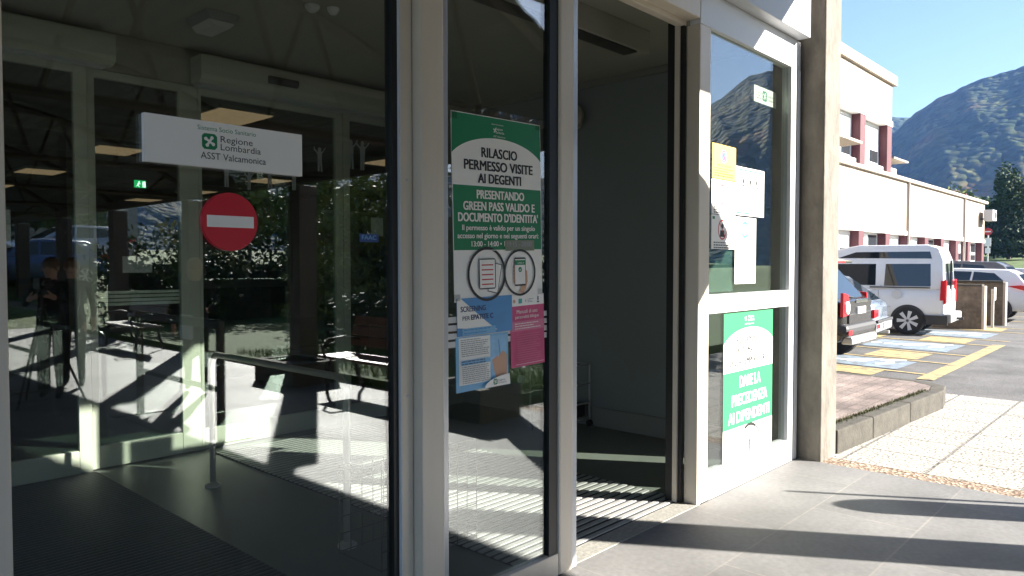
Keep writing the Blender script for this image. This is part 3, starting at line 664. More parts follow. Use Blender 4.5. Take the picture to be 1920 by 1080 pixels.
s.lines(.03, .205, .014, .085, 9, GREYP, .0035).rect(.025, .105, .21, .126, BLUEP).lines(.03, .18, .110, .121, 2, MATS['navy ink'], .0045).lines(.03, .205, .134, .205, 9, GREYP, .0035)
s.poly([(.165, .244)] + [(.165 + .165 * (1 - math.cos(R(a))), .244 - .05 * math.sin(R(a))) for a in range(0, 91, 10)] + [(.334, .244)], PAPER).logo(.235, .222, .026, PGREEN, PAPER).text('Regione', .253, .221, .013, GREYP, .045, left=True).text('Lombardia', .253, .233, .013, GREYP, .055, left=True)
tag(s.build('leaflet'), 'blue hepatitis screening leaflet with a photo of hands, lower left on the sliding leaf', 'leaflet')
# raspberry leaflet
s = Sheet(2.548, 1.451, LYF - .0012, .245, .345, R(1.8), .0012, PINK)
s.rect(.0, .0, .245, .052, PAPER).disc(.03, .028, .009, SKIN).rect(.06, .017, .085, .040, mat('teal print', (.05, .35, .33), .5)).rect(.11, .024, .114, .034, INK).lines(.125, .17, .022, .036, 3, GREYP, .003).rect(.198, .012, .206, .032, MATS['navy ink']).rect(.194, .036, .21, .042, MATS['navy ink'])
s.text('Manuali di uso', .12, .088, .026, PAPER, .15, .004).text('personalità bilingue', .12, .112, .022, PAPER, .17, .004).rect(.0, .125, .245, .172, PINKL).lines(.03, .215, .137, .160, 3, PAPER, .0035).lines(.04, .21, .19, .32, 13, PINKL, .003).rect(.02, .33, .225, .3315, PAPER)
tag(s.build('leaflet'), 'raspberry red text leaflet beside the blue leaflet on the sliding leaf', 'leaflet')
s = Sheet(2.64, 1.13, LYF, .02, .03, base=PAPER); tag(s.build('paper_scrap'), 'tiny torn white paper scrap below the raspberry leaflet', 'paper scrap')
s = Sheet(1.735, 1.722, GY - .001, .092, .032, thick=.0008, base=mat('deep blue sticker', (.02, .06, .22), .4)); s.text('FAAC', .046, .022, .024, BLUEP, .07, .01)
tag(s.build('sticker'), 'small deep blue maker sticker near the right edge of the front glass', 'sticker')
s = Sheet(1.80, 1.79, .0425, .06, .075, thick=.001, base=mat('dim tape', (.3, .3, .26), .6)); tag(s.build('paper_note'), 'faint small paper note behind the right edge of the front glass', 'note')

# notices on the side window
SY = PY - .0035
s = Sheet(4.611, 2.427, SY, .345, .236, base=YELP)
s.disc(.165, .078, .045, PAPER).ring(.165, .078, .043, .01, RED).disc(.165, .078, .032, mat('sign blue', (.05, .12, .5), .5)).line(.145, .055, .185, .10, .008, RED).text('VIETATO FUMARE', .17, .150, .02, RED, .2, .004)
s.lines(.03, .31, .165, .215, 4, RED, .006); tag(s.build('notice'), 'yellow prohibition notice with a round pictogram on the side window', 'notice')
def prohib(z, h, label, kind):
    s = Sheet(4.608, z, SY, .346, h, base=PAPER); s.disc(.155, .10, .062, PAPER).ring(.155, .10, .062, .010, RED, rv=.07)
    if kind: s.disc(.155, .075, .018, INK).poly([(.125, .105), (.185, .105), (.19, .15), (.12, .15)], INK).line(.115, .055, .195, .145, .008, RED).rect(.012, .012, .045, .03, PGREEN).text('', 0, 0, .01, INK)
    else: s.disc(.155, .078, .022, SKIN).poly([(.12, .115), (.155, .10), (.19, .115), (.195, .16), (.115, .16)], GREYP).rect(.205, .07, .215, .12, TAPE)
    s.lines(.03, .30, .19, .225, 3, INK, .008); tag(s.build('notice'), label, 'notice')
prohib(2.184, .237, 'white notice with red ringed face, under the yellow notice', False)
prohib(1.942, .235, 'white notice with dark figure in a red ring, lowest left on the side window', True)
s = Sheet(4.957, 2.304, SY - .001, .466, .348, base=PAPER)
s.rect(.01, .014, .455, .026, PGREEN2).rect(.01, .325, .30, .337, PGREEN2).rect(.42, .325, .445, .337, PGREEN2)
for i, u in enumerate((.12, .235, .34)): s.disc(u, .10, .018, INK, 14).line(u, .11, u + .012, .15, .018, INK).line(u + .012, .125, u - .02 + .02 * i, .14, .01, RED)
tag(s.build('notice'), 'white landscape board with green edge lines and small figures on the side window', 'notice')
s = Sheet(4.957, 1.943, SY, .337, .482, base=PAPER); s.ring(.155, .09, .062, .022, mat('cyan print', (.05, .3, .62), .5)).ring(.155, .09, .025, .004, GREYP)
s.lines(.04, .30, .2, .42, 10, mat('washed print', (.66, .66, .66), .5), .006); tag(s.build('notice'), 'white portrait sheet with a blue ring emblem on the side window', 'notice')
s = Sheet(4.537, 1.70, PY + .013, .42, .29, base=mat('dark green backing', (.03, .09, .075), .5, 0, .2, 9)); tag(s.build('backing_board'), 'dark green panel behind the glass at the lower left of the side window', 'panel')

# green temperature poster, lower pane
s = Sheet(4.80, 1.253, SY, .81, 1.07, base=PAPER)
arc = [(.405 + .405 * math.sin(R(a)) / math.sin(R(62)), .115 + .105 * (1 - math.cos(R(a))) / (1 - math.cos(R(62)))) for a in range(-62, 63, 4)]
s.poly([(.0, .0)] + arc + [(.81, .0)], PGREEN2).rect(0, .425, .81, .835, PGREEN2)
s.logo(.34, .05, .045, None, PAPER).text('Regione', .43, .045, .024, PAPER, .09).text('Lombardia', .43, .068, .024, PAPER, .1).text('ASST Valcamonica', .40, .095, .016, PAPER, .15)
s.text('RILEVAMENTO', .405, .225, .075, INK, .42, .02).text('AUTOMATICO', .405, .305, .075, INK, .40, .02).text('DELLA TEMPERATURA', .405, .385, .075, INK, .62, .02)
s.text('DARE LA', .42, .545, .115, PAPER, .34, .03).text('PRECEDENZA', .42, .675, .115, PAPER, .58, .03).text('AI DIPENDENTI', .415, .80, .115, PAPER, .68, .03)
s.ring(.42, 1.02, .19, .010, INK, 60, .19, 165, 375).ring(.42, 1.02, .19, .022, INK, 30, .19, 245, 300).rect(.405, .95, .425, 1.06, RED).rect(.43, .965, .445, .97, RED).rect(.43, .99, .445, .995, RED).rect(.43, 1.015, .445, 1.02, RED).ring(.415, .89, .02, .006, INK, 12, None, 200, 340)
tag(s.build('poster'), 'green and white temperature check poster in the lower side window', 'poster')
# small hanging sign behind the side window
s = Sheet(5.44, 2.98, .12, .40, .125, thick=.004, base=PAPER); s.logo(.19, .062, .08, PGREEN, PAPER).text('Regione', .24, .06, .03, GREYP, .12, left=True).text('Lombardia', .24, .09, .03, GREYP, .14, left=True).lines(.02, .15, .05, .09, 3, GREYP, .006)
tag(s.build('hanging_sign'), 'small white sign with green emblem hanging behind the upper side window', 'sign')

# ================================================================== COVERED WALK (seen mostly as a reflection)
CX0, CX1, CY0, CY1, EZ = -1.05, 6.1, -1.95, -28.0, 2.96
hw = (CX1 - CX0) / 2; xc = (CX0 + CX1) / 2; th0 = R(40); rad = hw / math.sin(th0)
def arcz(x, d=0): return EZ + math.sqrt(max((rad + d) ** 2 - (x - xc) ** 2, 0)) - rad * math.cos(th0)
walk = thing('covered_walkway', 'long covered walkway with arched ribbed roof and brown posts leading to the entrance', 'canopy', (xc, CY0, 0))
g = MB(); vs = []; n = 56
for i in range(n + 1):
    x = CX0 + (CX1 - CX0) * i / n; w = .022 * (i % 2)
    vs += [(x, CY0, arcz(x) + w), (x, CY1, arcz(x) + w), (x, CY0, arcz(x) + w + .03), (x, CY1, arcz(x) + w + .03)]
fs = []
for i in range(n):
    a = 4 * i; b = a + 4; fs += [(a, b, b + 1, a + 1), (a + 2, a + 3, b + 3, b + 2), (a, a + 2, b + 2, b), (a + 1, b + 1, b + 3, a + 3)]
fs += [(0, 1, 3, 2), (4 * n, 4 * n + 2, 4 * n + 3, 4 * n + 1)]
g.add(vs, fs); g.build('roof', mat('ribbed roof sheet', (.075, .075, .075), .6, .2, .15, 2), walk)
for x in (CX0 + .1, CX1 - .24): bx('eave_beam', RUST, walk, (x, CY1, EZ - .17, x + .10, CY0 + .02, EZ - .01), .006)
posts = [-3.75, -7.55, -11.35, -15.15, -18.95, -22.75, -26.5]
for y in [CY0 - .05] + posts:
    g = MB(); pts = [(CX0 + (CX1 - CX0) * i / 20, y, arcz(CX0 + (CX1 - CX0) * i / 20) - .10) for i in range(21)]
    g.tube(pts, .055, 6); g.build('arch_rib', RUST, walk)
    g = MB()
    g.tube([(CX0 + .1, y, EZ - .1), (CX1 - .1, y, EZ - .1)], .04, 6)
    for i in range(1, 8):
        x = CX0 + hw * 2 * i / 8; g.tube([(x, y, EZ - .1), (x + (.4 if i % 2 else -.4), y, arcz(x + (.4 if i % 2 else -.4)) - .1)], .026, 6)
    g.build('tie_truss', RUST, walk)
for y in posts:
    bx('post', RUST, walk, (CX1 - .16, y - .15, -.02, CX1 + .14, y + .15, EZ - .171), .008)
    bx('post', RUST, walk, (CX0 - .1, y - .15, -.02, CX0 + .2, y + .15, EZ - .171), .008)

# ---- steel guard rails along the walk
def guard(x, y0, y1, label):
    t = thing('guard_rail', label, 'railing', (x, (y0 + y1) / 2, 0), 'steel guard rails along the walk')
    bx('top_rail', DKSTEEL, t, (x - .03, y1, 1.02, x + .03, y0, 1.10), .006)
    bx('lower_rail', DKSTEEL, t, (x - .02, y1 + .061, .45, x + .02, y0 - .061, .49))
    for y in (y0, y1 + .06): bx('post', DKSTEEL, t, (x - .03, y - .06, .012, x + .03, y, 1.019), .004); bx('foot_plate', DKSTEEL, t, (x - .28, y - .09, .0, x + .28, y + .03, .011))
guard(3.06, -3.92, -5.85, 'dark steel guard rail nearest to the entrance, seen reflected in the front glass')
guard(2.75, -8.2, -10.2, 'dark steel guard rail farther along the walk, reflected at the left edge')

# ---- benches
WOOD = mat('red brown bench wood', (.20, .085, .05), .55, 0, .3, 6, vscale=(1, 8, 1)); WOODG = mat('grey bench wood', (.25, .23, .22), .55, 0, .25, 6)
def bench(label, m, x, y, rot):
    t = thing('bench', label, 'bench', (0, 0, 0))
    for k in range(4): bx('seat_slat', m, t, (-.9, -.02 + k * .115, .43, .9, .085 + k * .115, .465), .006)
    for k in range(3):
        g = MB().prism([(.46 + k * .035, .56 + k * .13), (.49 + k * .035, .55 + k * .13), (.525 + k * .035, .66 + k * .13), (.495 + k * .035, .67 + k * .13)], 'x', -.9, .9); g.build('back_slat', m, t)
    for s in (-.72, .72):
        g = MB().tube([(s, .0, .0), (s, .02, .25), (s, .06, .425), (s, .42, .425), (s, .5, .6), (s, .6, .95)], .024, 8).tube([(s, .42, .42), (s, .46, .2), (s, .55, .0)], .024, 8)
        g.tube([(s + .002, -.02, .43), (s + .002, -.06, .56), (s + .002, .02, .66), (s + .002, .25, .68), (s + .002, .5, .64)], .02, 8)
        g.build('side_frame', DKSTEEL, t, smooth=True)
    t.location = (x, y, 0); t.rotation_euler = (0, 0, R(rot)); return t
bench('dark slatted bench with curved iron sides by the garden bed, reflected beside the handrail', WOOD, 5.15, -4.75, -90)
bench('grey slatted bench farther down the walk, reflected through the striped inner leaf', WOODG, 5.2, -12.6, -90)
# low planter walls on the bed's edge
def planter(label, x0, y0, x1, y1, h):
    t = thing('planter', label, 'planter', ((x0 + x1) / 2, (y0 + y1) / 2, 0))
    g = MB().box(x0, y0, 0, x1, y0 + .1, h).box(x0, y1 - .1, 0, x1, y1, h).box(x0, y0 + .1, 0, x0 + .1, y1 - .1, h).box(x1 - .1, y0 + .1, 0, x1, y1 - .1, h); g.build('trough', CONC2, t)
    bx('soil', mat('soil', (.05, .035, .025), .95, 0, .4, 20), t, (x0 + .1, y0 + .1, .0, x1 - .1, y1 - .1, h - .06))
planter('low grey concrete planter nearest to the entrance, reflected in the sliding leaf', 5.15, -3.75, 5.75, -2.85, .34)
planter('low grey concrete planter beyond the dark bench', 5.05, -7.1, 5.75, -6.1, .3)
# unseen rounded column of guessed kind, added to cast the shadow on the slate
t = thing('shadow_column', 'slim round topped column just right of the picture, throwing its shadow on the slate', 'sign', (6.45, -2.85, 0))
g = MB().prism([(6.28, .3), (6.62, .3), (6.62, 1.12)] + [(6.45 + .17 * math.cos(R(a)), 1.12 + .17 * math.sin(R(a))) for a in range(15, 180, 15)] + [(6.28, 1.12)], 'y', -2.88, -2.82); g.build('panel', mat('column panel', (.25, .2, .16), .5), t)
bx('foot', DKSTEEL, t, (6.33, -2.9, 0, 6.57, -2.8, .299)); g = MB().tube([(6.72, -2.85, 0), (6.72, -2.85, 1.5)], .02, 8); g.build('pole', STEEL, t); bx('foot_plate', DKSTEEL, t, (6.571, -2.88, .0, 6.75, -2.82, .012))

# ---- vegetation
def leafmat(name, c, var=.45):
    m = mat(name, c, .65, 0, var, 1.4); b = m.node_tree.nodes['Principled BSDF']; b.inputs['Specular IOR Level'].default_value = .25; return m
LEAFD = leafmat('dark leaves', (.028, .05, .018)); LEAFM = leafmat('mid leaves', (.06, .10, .022)); LEAFY = leafmat('yellow green leaves', (.14, .16, .03)); LEAFT = leafmat('deep green leaves', (.035, .062, .018)); BARK = mat('bark', (.08, .06, .045), .9, 0, .3, 8)
def crown_mesh(mb, blobs, n, size, rng):
    P = []
    tot = sum(b[3] * b[4] * b[5] for b in blobs)
    for (cx, cy, cz, rx, ry, rz) in blobs:
        k = max(30, int(n * (rx * ry * rz) / tot))
        d = rng.normal(size=(k, 3)); d /= np.linalg.norm(d, axis=1)[:, None]
        rr = rng.uniform(.45, 1.08, size=(k, 1)) ** .6
        lump = 1 + .22 * np.sin(d[:, :1] * 5 + cx) * np.cos(d[:, 1:2] * 6 + cz)
        P.append(np.array([cx, cy, cz]) + d * rr * lump * np.array([rx, ry, rz]))
    P = np.concatenate(P); k = len(P)
    a = rng.normal(size=(k, 3)); a /= np.linalg.norm(a, axis=1)[:, None]; b = np.cross(a, rng.normal(size=(k, 3))); b /= np.linalg.norm(b, axis=1)[:, None]
    s = size * rng.uniform(.6, 1.4, size=(k, 1)); a *= s; b *= s * .55
    V = np.stack([P - a, P + b * .9, P + a, P - b * .9], 1).reshape(-1, 3)
    mb.add(V.tolist(), [(4 * i, 4 * i + 1, 4 * i + 2, 4 * i + 3) for i in range(k)])
def tree(label, x, y, z, h, w, m, seed, n=2600, size=.12, trunk=.25, cat='tree', name='tree', shape=None, group=None):
    rng = np.random.default_rng(seed)
    t = thing(name, label, cat, (x, y, z), group)
    blobs = []
    nb = 11
    for i in range(nb):
        f = i / (nb - 1); zz = z + h * (trunk + (1 - trunk) * (.12 + .8 * f)); ww = w * (.5 * math.sin(math.pi * (.18 + .72 * f)) if shape is None else shape(f))
        a = rng.uniform(0, 6.28); off = ww * rng.uniform(.15, .6)
        blobs.append((x + off * math.cos(a), y + off * math.sin(a), zz, ww * .72, ww * .72, h * .13))
    g = MB(); crown_mesh(g, blobs, n, size, rng); g.build('crown', m, t, recalc=False)
    g = MB(); g.tube([(x, y, z - .05), (x + .03 * w, y, z + h * .3), (x - .02 * w, y + .02 * w, z + h * .8)], [max(.05, h * .022), max(.035, h * .016), .015], 8)
    for i in range(0, nb, 2):
        b = blobs[i]; g.tube([(x, y, z + h * (trunk * .6 + .06 * i)), (b[0], b[1], b[2])], [max(.02, h * .009), .008], 6)
    g.build('trunk', BARK, t); return t
def shrub(label, x, y, z, h, w, m, seed, n=1500, size=.07, group=None): return tree(label, x, y, z, h, w, m, seed, n, size, .02, 'shrub', 'shrub', lambda f: .62 - .25 * f, group)
gb = 'shrubs in the garden bed'
shrub('tall yellow green shrub reflected behind the dark roll-up banner', 13.0, -15.8, .1, 4.4, 3.6, LEAFY, 3, 5200, .11, gb)
shrub('mid green bush reflected left of the tall yellow green shrub', 13.6, -19.0, .1, 4.0, 3.8, LEAFM, 4, 3600, .12, gb)
shrub('yellow green low bush reflected below the no entry disc', 10.4, -13.2, .1, 2.0, 2.6, LEAFY, 5, 2800, .08, gb)
shrub('dark bush behind the dark bench', 7.4, -6.0, .1, .8, 1.3, LEAFD, 6, 2000, .05, gb)
shrub('dark bush in the middle of the garden bed', 8.2, -8.6, .1, 1.0, 1.7, LEAFD, 7, 2200, .06, gb)
shrub('pale flowering bush at the far end of the garden bed', 10.2, -20.0, .1, 2.9, 3.0, leafmat('pale leaves', (.28, .27, .14)), 8, 2600, .10, gb)
shrub('dark bush at the far end of the garden bed', 8.2, -16.0, .1, 1.8, 2.2, LEAFD, 9, 1800, .08, gb)
shrub('low green bush near the planter, reflected in the side window', 11.5, -5.2, .1, 1.3, 1.9, LEAFM, 10, 2200, .055, gb)
shrub('tall dark bush closing the garden bed', 14.5, -15.0, .1, 4.4, 3.6, LEAFD, 11, 3200, .12, gb)
shrub('orange tinged bush reflected beside the far walkway post', 11.6, -15.0, .1, 2.2, 1.8, leafmat('rusty leaves', (.16, .07, .025)), 12, 1500, .08, gb)
def hedge(label, x0, y0, x1, y1, h, w, m, seed, n):
    rng = np.random.default_rng(seed); t = thing('hedge', label, 'hedge', ((x0 + x1) / 2, (y0 + y1) / 2, .1)); L_ = math.hypot(x1 - x0, y1 - y0); k = int(L_ / .7) + 1
    g = MB(); bl = [(x0 + (x1 - x0) * i / k + rng.normal() * .12, y0 + (y1 - y0) * i / k + rng.normal() * .12, .1 + h * (.28 + .42 * q) + rng.normal() * .08, w * .6, w * .6, h * .36) for i in range(k + 1) for q in (0, 1)]
    crown_mesh(g, bl, n, .085, rng); g.build('foliage', m, t, recalc=False)
    g = MB()
    for i in range(k): x, y = x0 + (x1 - x0) * i / k, y0 + (y1 - y0) * i / k; g.tube([(x, y, .0), (x, y, h * .7)], .03, 6)
    g.box(min(x0, x1) - .05, min(y0, y1) - .05, .1, max(x0, x1) + .05, max(y0, y1) + .05, h * .62) if abs(x1 - x0) < .2 or abs(y1 - y0) < .2 else None
    g.build('stems', BARK, t)
hedge('long dark clipped hedge across the back of the garden bed', 6.6, -17.2, 19.5, -17.2, 2.3, 1.3, LEAFD, 21, 9000)
hedge('dark hedge running along the inside of the garden bed', 12.6, -15.9, 12.6, -6.0, 1.9, 1.2, LEAFD, 22, 7000)
lb = ['dark tree on the far bank behind the parked cars', 'mid green tree on the far bank right of the cars', 'yellowing tree on the far bank', 'dark tall tree at the end of the covered walk', 'mid green tree above the upper car park']
for i, (x, y, h, w, m) in enumerate([(1, -42, 7, 5, LEAFD), (14, -44, 6, 5, LEAFM), (20, -36, 6, 5, LEAFY), (9.5, -40, 8, 5, LEAFD), (27, -40, 7, 6, LEAFM)]):
    tree(lb[i], x, y, 1.4, h, w, m, 40 + i, 1600, .28, .2, group='trees on the far bank')
# trees right of the far building
dome = lambda f: .46 * math.sqrt(max(.06, 1 - (f * 1.02 - .30) ** 2 / .62))
tr = [(84, 11.0, 1.9, 9.0, 5.6, LEAFT, 'tall broad dark green tree beyond the end of the low building', .16, 9000), (80, 8.6, 1.9, 4.0, 6.5, LEAFD, 'low broad dark tree at the right edge, before the tall one', .16, 5200),
      (88, 12.9, 2.0, 4.6, 5, LEAFD, 'dark tree between the low building and the tall tree', .18, 3600), (110, 19.2, 2.5, 8, 8, LEAFM, 'green tree behind the corner of the low building', .26, 3600),
      (150, 30, 3, 12, 12, LEAFY, 'yellowing tree far behind the low roof', .4, 2400), (140, 18.5, 3, 11, 11, LEAFM, 'mid green tree far behind the tall dark tree', .4, 2600), (96, 9.0, 2.2, 6, 7, LEAFM, 'green tree cut by the right picture edge', .22, 3200), (83, 14.2, 1.9, 3.2, 4.5, LEAFD, 'low dark bush-like tree by the corner of the low building', .16, 3000)]
for i, (x, y, z, h, w, m, lb, sz, n) in enumerate(tr): tree(lb, x, y, z, h, w, m, 60 + i, n, sz, .1, shape=dome, group='trees beyond the low building')
# grass tufts in the bed and along the kerb
rng = np.random.default_rng(5)
def tufts(name, pts, h, m, z):
    V = []; F = []
    for i, (x, y) in enumerate(pts):
        a = rng.uniform(0, 6.28); l = h * rng.uniform(.4, 1.3); dx, dy = math.cos(a), math.sin(a); le = rng.uniform(-.5, .5) * l; w = .004 + .03 * h
        V += [(x - dx * w, y - dy * w, z), (x + dx * w, y + dy * w, z), (x + dy * le, y - dx * le, z + l)]; F.append((3 * i, 3 * i + 1, 3 * i + 2))
    g = MB(); g.add(V, F); return tag(g.build(name, m, recalc=False), kind='stuff')
tag(tufts('grass', np.stack([rng.uniform(5.9, 10.5, 16000), -3.4 - 6 * rng.uniform(0, 1, 16000) ** 1.4], 1), .11, leafmat('grass blades', (.10, .16, .03)), .09), 'grass growing in the garden bed', 'grass')
kp2 = [(6.45 + 2.7 * u, -.065 - .14 * u + rng.normal() * .02) for u in rng.uniform(0, 1, 1500)]
tag(tufts('moss', kp2, .03, leafmat('dry moss', (.07, .075, .03)), .19), 'dry moss and weeds along the kerb joint', 'weeds')

# ================================================================== HOSPITAL WING behind the car park
BY = 6.6
CREAM = mat('cream plaster wall', (.33, .27, .212), .85, 0, .16, .35, .1, 30, vscale=(1, 1, .3)); MAROON = mat('maroon paint', (.085, .02, .026), .6, 0, .1, 2); BANDW = mat('white band', (.80, .77, .74), .7, 0, .05, 1)
SHUT = mat('white roller shutter', (.74, .73, .71), .6, 0, .03, 2); CAP = mat('concrete coping', (.40, .35, .29), .9, 0, .25, .8, .2, 20)
wing = thing('hospital_wing', 'long cream hospital wing with maroon pilasters and a higher block at its left end', 'building', (36, 9, 0))
XL, XR, XU = 14., 49.0, 31.6
bx('upper_wall', CREAM, wing, (XL, BY, 7.20, XU, 20, 8.62)); bx('wall_band', BANDW, wing, (XL, BY - .04, 7.0, XU + .03, 20, 7.199))
bx('coping', CAP, wing, (XL - .1, BY - .12, 8.62, XU + .3, 20.1, 9.0), .02)
bx('upper_infill', SHUT, wing, (XL, BY + .32, 5.4, XU - .1, 20, 6.999)); bx('lower_wall', CREAM, wing, (XL, BY, 2.985, XR, 20, 5.02)); bx('wall_band', BANDW, wing, (XL, BY - .04, 2.82, XR + .02, 20, 2.984))
bx('coping', CAP, wing, (XL, BY - .12, 5.02, XR + .3, 20.2, 5.17), .02); bx('upper_sill', BANDW, wing, (XL, BY + .1, 5.17, XU, 20, 5.399))
bx('lower_infill', SHUT, wing, (XL, BY + .32, 1.75, XR - .1, 20, 2.819)); bx('sill_band', BANDW, wing, (XL, BY - .1, 1.62, XR + .02, 20, 1.749), .01); bx('base_wall', CREAM, wing, (XL, BY, -.05, XR, 20, 1.619))
px = [16.6, 19.5, 22.4, 25.3, 28.2, 31.3, 34.1, 36.9, 39.7, 42.6, 45.2, 48.6]
for x in px:
    bx('pilaster', MAROON, wing, (x - .28, BY - .02, 1.75, x + .28, BY + .319, 2.819))
    if x < 32: bx('pilaster', MAROON, wing, (x - .28, BY - .02, 5.19, x + .28, BY + .319, 6.999))
for i in range(len(px) - 1):
    xa, xb = px[i] + .28, px[i + 1] - .28; w = xb - xa
    for (z0, z1, up) in ((1.75, 2.819, False), (5.40, 6.999, True)):
        if up and px[i + 1] > 32: continue
        hh = z1 - z0; y = BY + .30
        f = bx('window', SHUT, wing, (xa + .02, y - .02, z0 + .03, xb - .02, y + .019, z1 - .02))
        def pn(*a): bx('pane', G_BLD, f, a)
        for (u0, u1, v0, v1) in ((.08, .30, .08, .34 if not up else .30), (.55, .92, .08, .42 if i % 2 else .36)): pn(xa + w * u0, y - .03, z0 + hh * v0, xa + w * u1, y - .021, z0 + hh * v1)
        if i % 3 == 1 and not up: pn(xa + w * .55, y - .03, z0 + hh * .5, xa + w * .92, y - .021, z0 + hh * .92)
        if up and i == 3: pn(xa + w * .05, y - .03, z0 + hh * .42, xa + w * .3, y - .021, z0 + hh * .82)
        g = MB()
        for q in range(9 if up else 6): g.box(xa + .03, y - .026, z1 - .06 - q * .075, xb - .03, y - .0205, z1 - .045 - q * .075)
        g.build('shutter_slats', mat('shutter slat', (.62, .61, .59), .6), f)
g = MB().prism([(BY - .019, 5.52), (BY - 1.25, 5.42), (BY - 1.25, 5.34), (BY - .019, 5.30)], 'x', 20.2, 24.3); g.build('awning', CAP, wing)
g = MB().prism([(BY + 1.2, 5.95), (BY - .1, 5.85), (BY - .1, 5.78), (BY + 1.2, 5.8)], 'x', XU + .05, 33.6); g.build('side_canopy', CAP, wing); bx('roof_box', BANDW, wing, (32.2, BY + .3, 5.171, 33.4, BY + 1.2, 5.55)); bx('roof_vent', MAROON, wing, (47.3, BY + .6, 5.171, 47.6, BY + .9, 5.55))
for x in (21.2, 33.9, 43.9):
    g = MB().tube([(x, BY - .06, 1.6), (x, BY - .06, 5.0)], .05, 8); g.build('downpipe', mat('pipe grey', (.34, .30, .26), .6), wing)
for x in (18.2, 25.3, 31.5, 38.3, 45.2): bx('panel_joint', CAP, wing, (x, BY - .003, 2.99, x + .025, BY - .0005, 5.01))
for x in (18.2, 25.3): bx('panel_joint', CAP, wing, (x, BY - .003, 7.21, x + .025, BY - .0005, 8.61))
ac = thing('air_conditioner', 'grey air conditioning unit on the end of the long cream wing', 'air conditioner', (48.4, BY - .25, 4.2))
bx('case', mat('unit grey', (.5, .5, .5), .5), ac, (47.75, BY - .62, 4.02, 48.75, BY - .18, 4.62), .02); g = MB().lathe([(.2, 0), (.2, -.012)], (48.4, BY - .621, 4.33), 'y', 20); g.build('fan_grille', DKSTEEL, ac); bx('bracket', DKSTEEL, ac, (47.9, BY - .179, 4.1, 48.6, BY - .001, 4.16))

# ---- low brick screens and sign post in the car park
BRICKW = tiles('weathered block wall', (.20, .15, .10), (.16, .12, .085), (.11, .09, .07), .4, .2, .012, .9, .5, (0, 0), .35, 3, .2, 40, .5)
def screen(x0, x1, y0, y1, h, label):
    t = thing('screen_wall', label, 'wall', ((x0 + x1) / 2, (y0 + y1) / 2, 0), 'low screen walls by the parking bays')
    bx('wall', mat('rough stone wall', (.15, .115, .08), .9, 0, .45, 5, .6, 14), t, (x0, y0 + .06, -.02, x1, y1, h)); bx('end_cap', mat('pale wall end', (.45, .38, .30), .85, 0, .1, 6), t, (x0 - .01, y0, -.02, x1 + .01, y0 + .059, h + .01)); bx('coping', CONC2, t, (x0 - .03, y0 + .06, h + .001, x1 + .03, y1 + .02, h + .05))
screen(21.2, 21.42, 1.45, 3.9, 1.06, 'low weathered screen wall nearer the white van')
screen(22.95, 23.15, 1.30, 3.8, 1.12, 'low weathered screen wall nearer the white wagon')
t = thing('parking_sign', 'thin post with small white plate between the two screen walls', 'sign', (22.0, 1.4, 0))
g = MB().tube([(22.0, 1.42, -.02), (22.0, 1.42, .98)], .035, 10); g.build('post', STEEL, t); bx('plate', PAPER, t, (21.90, 1.37, .70, 22.10, 1.384, 1.02))
t = thing('road_sign', 'no entry road sign on a post before the dark trees', 'road sign', (62, 8.4, 0))
hx, hy = 62., 8.75
g = MB().tube([(hx, hy, -.1), (hx, hy, 4.2)], .05, 10); g.build('post', STEEL, t)
g = MB().lathe([(.26, 0), (.26, -.03)], (hx - .07, hy, 3.95), 'x', 28); g.build('disc', RED, t); bx('bar', PAPER, t, (hx - .115, hy - .18, 3.91, hx - .1005, hy + .18, 3.99)); bx('plate', PAPER, t, (hx - .09, hy - .2, 2.9, hx - .071, hy + .2, 3.5)); bx('plate', PAPER, t, (hx - .09, hy - .16, 2.4, hx - .071, hy + .16, 2.8))

# ================================================================== CARS
TYRE = mat('tyre rubber', (.018, .018, .019), .8); RIM = mat('alloy rim', (.62, .62, .62), .4, .3); PLASTIC = mat('black bumper plastic', (.03, .03, .032), .6)
LRED = mat('red tail lamp', (.50, .012, .02), .15); LCLR = mat('clear lamp', (.7, .7, .7), .1); CHROME = mat('chrome trim', (.7, .7, .7), .15, 1.); PLATE = mat('plate white', (.78, .78, .78), .4); PBLUE = mat('plate blue', (.03, .1, .45), .4)
def paint(name, c, metal=0.): 
    m = mat(name, c, .25, metal, .02, 3); m.node_tree.nodes['Principled BSDF'].inputs['Coat Weight'].default_value = .6; return m
def wheel(t, x, y, r, w=.2):
    sgn = 1 if x > 0 else -1
    g = MB(); prof = [(r * .70, -w / 2), (r * .93, -w / 2), (r, -w * .32), (r, w * .32), (r * .93, w / 2), (r * .70, w / 2)]
    g.lathe(prof, (x, y, r), 'x', 28); ty = g.build('wheel', TYRE, t)
    g = MB(); xo = x + sgn * (w / 2 - .012)
    g.lathe([(r * .70, -.01), (r * .74, .014), (r * .68, .018), (r * .655, -.004)], (xo, y, r), 'x', 28)
    for k in range(7):
        a = 2 * math.pi * k / 7; d = Vector((0, math.cos(a), math.sin(a))); e = Vector((0, -math.sin(a), math.cos(a)))
        c = Vector((xo, y, r)); p = [c + d * r * .1 + e * r * .07, c + d * r * .68 + e * r * .13, c + d * r * .68 - e * r * .13, c + d * r * .1 - e * r * .07]
        o = Vector((.017 * sgn, 0, 0)); g.add([q + o for q in p] + [q - o * .8 for q in p], [(0, 1, 2, 3), (7, 6, 5, 4), (0, 4, 5, 1), (1, 5, 6, 2), (2, 6, 7, 3), (3, 7, 4, 0)])
    g.lathe([(r * .17, -.012), (r * .17, .014), (r * .08, .02)], (xo, y, r), 'x', 14)
    g.build('rim', RIM, ty)
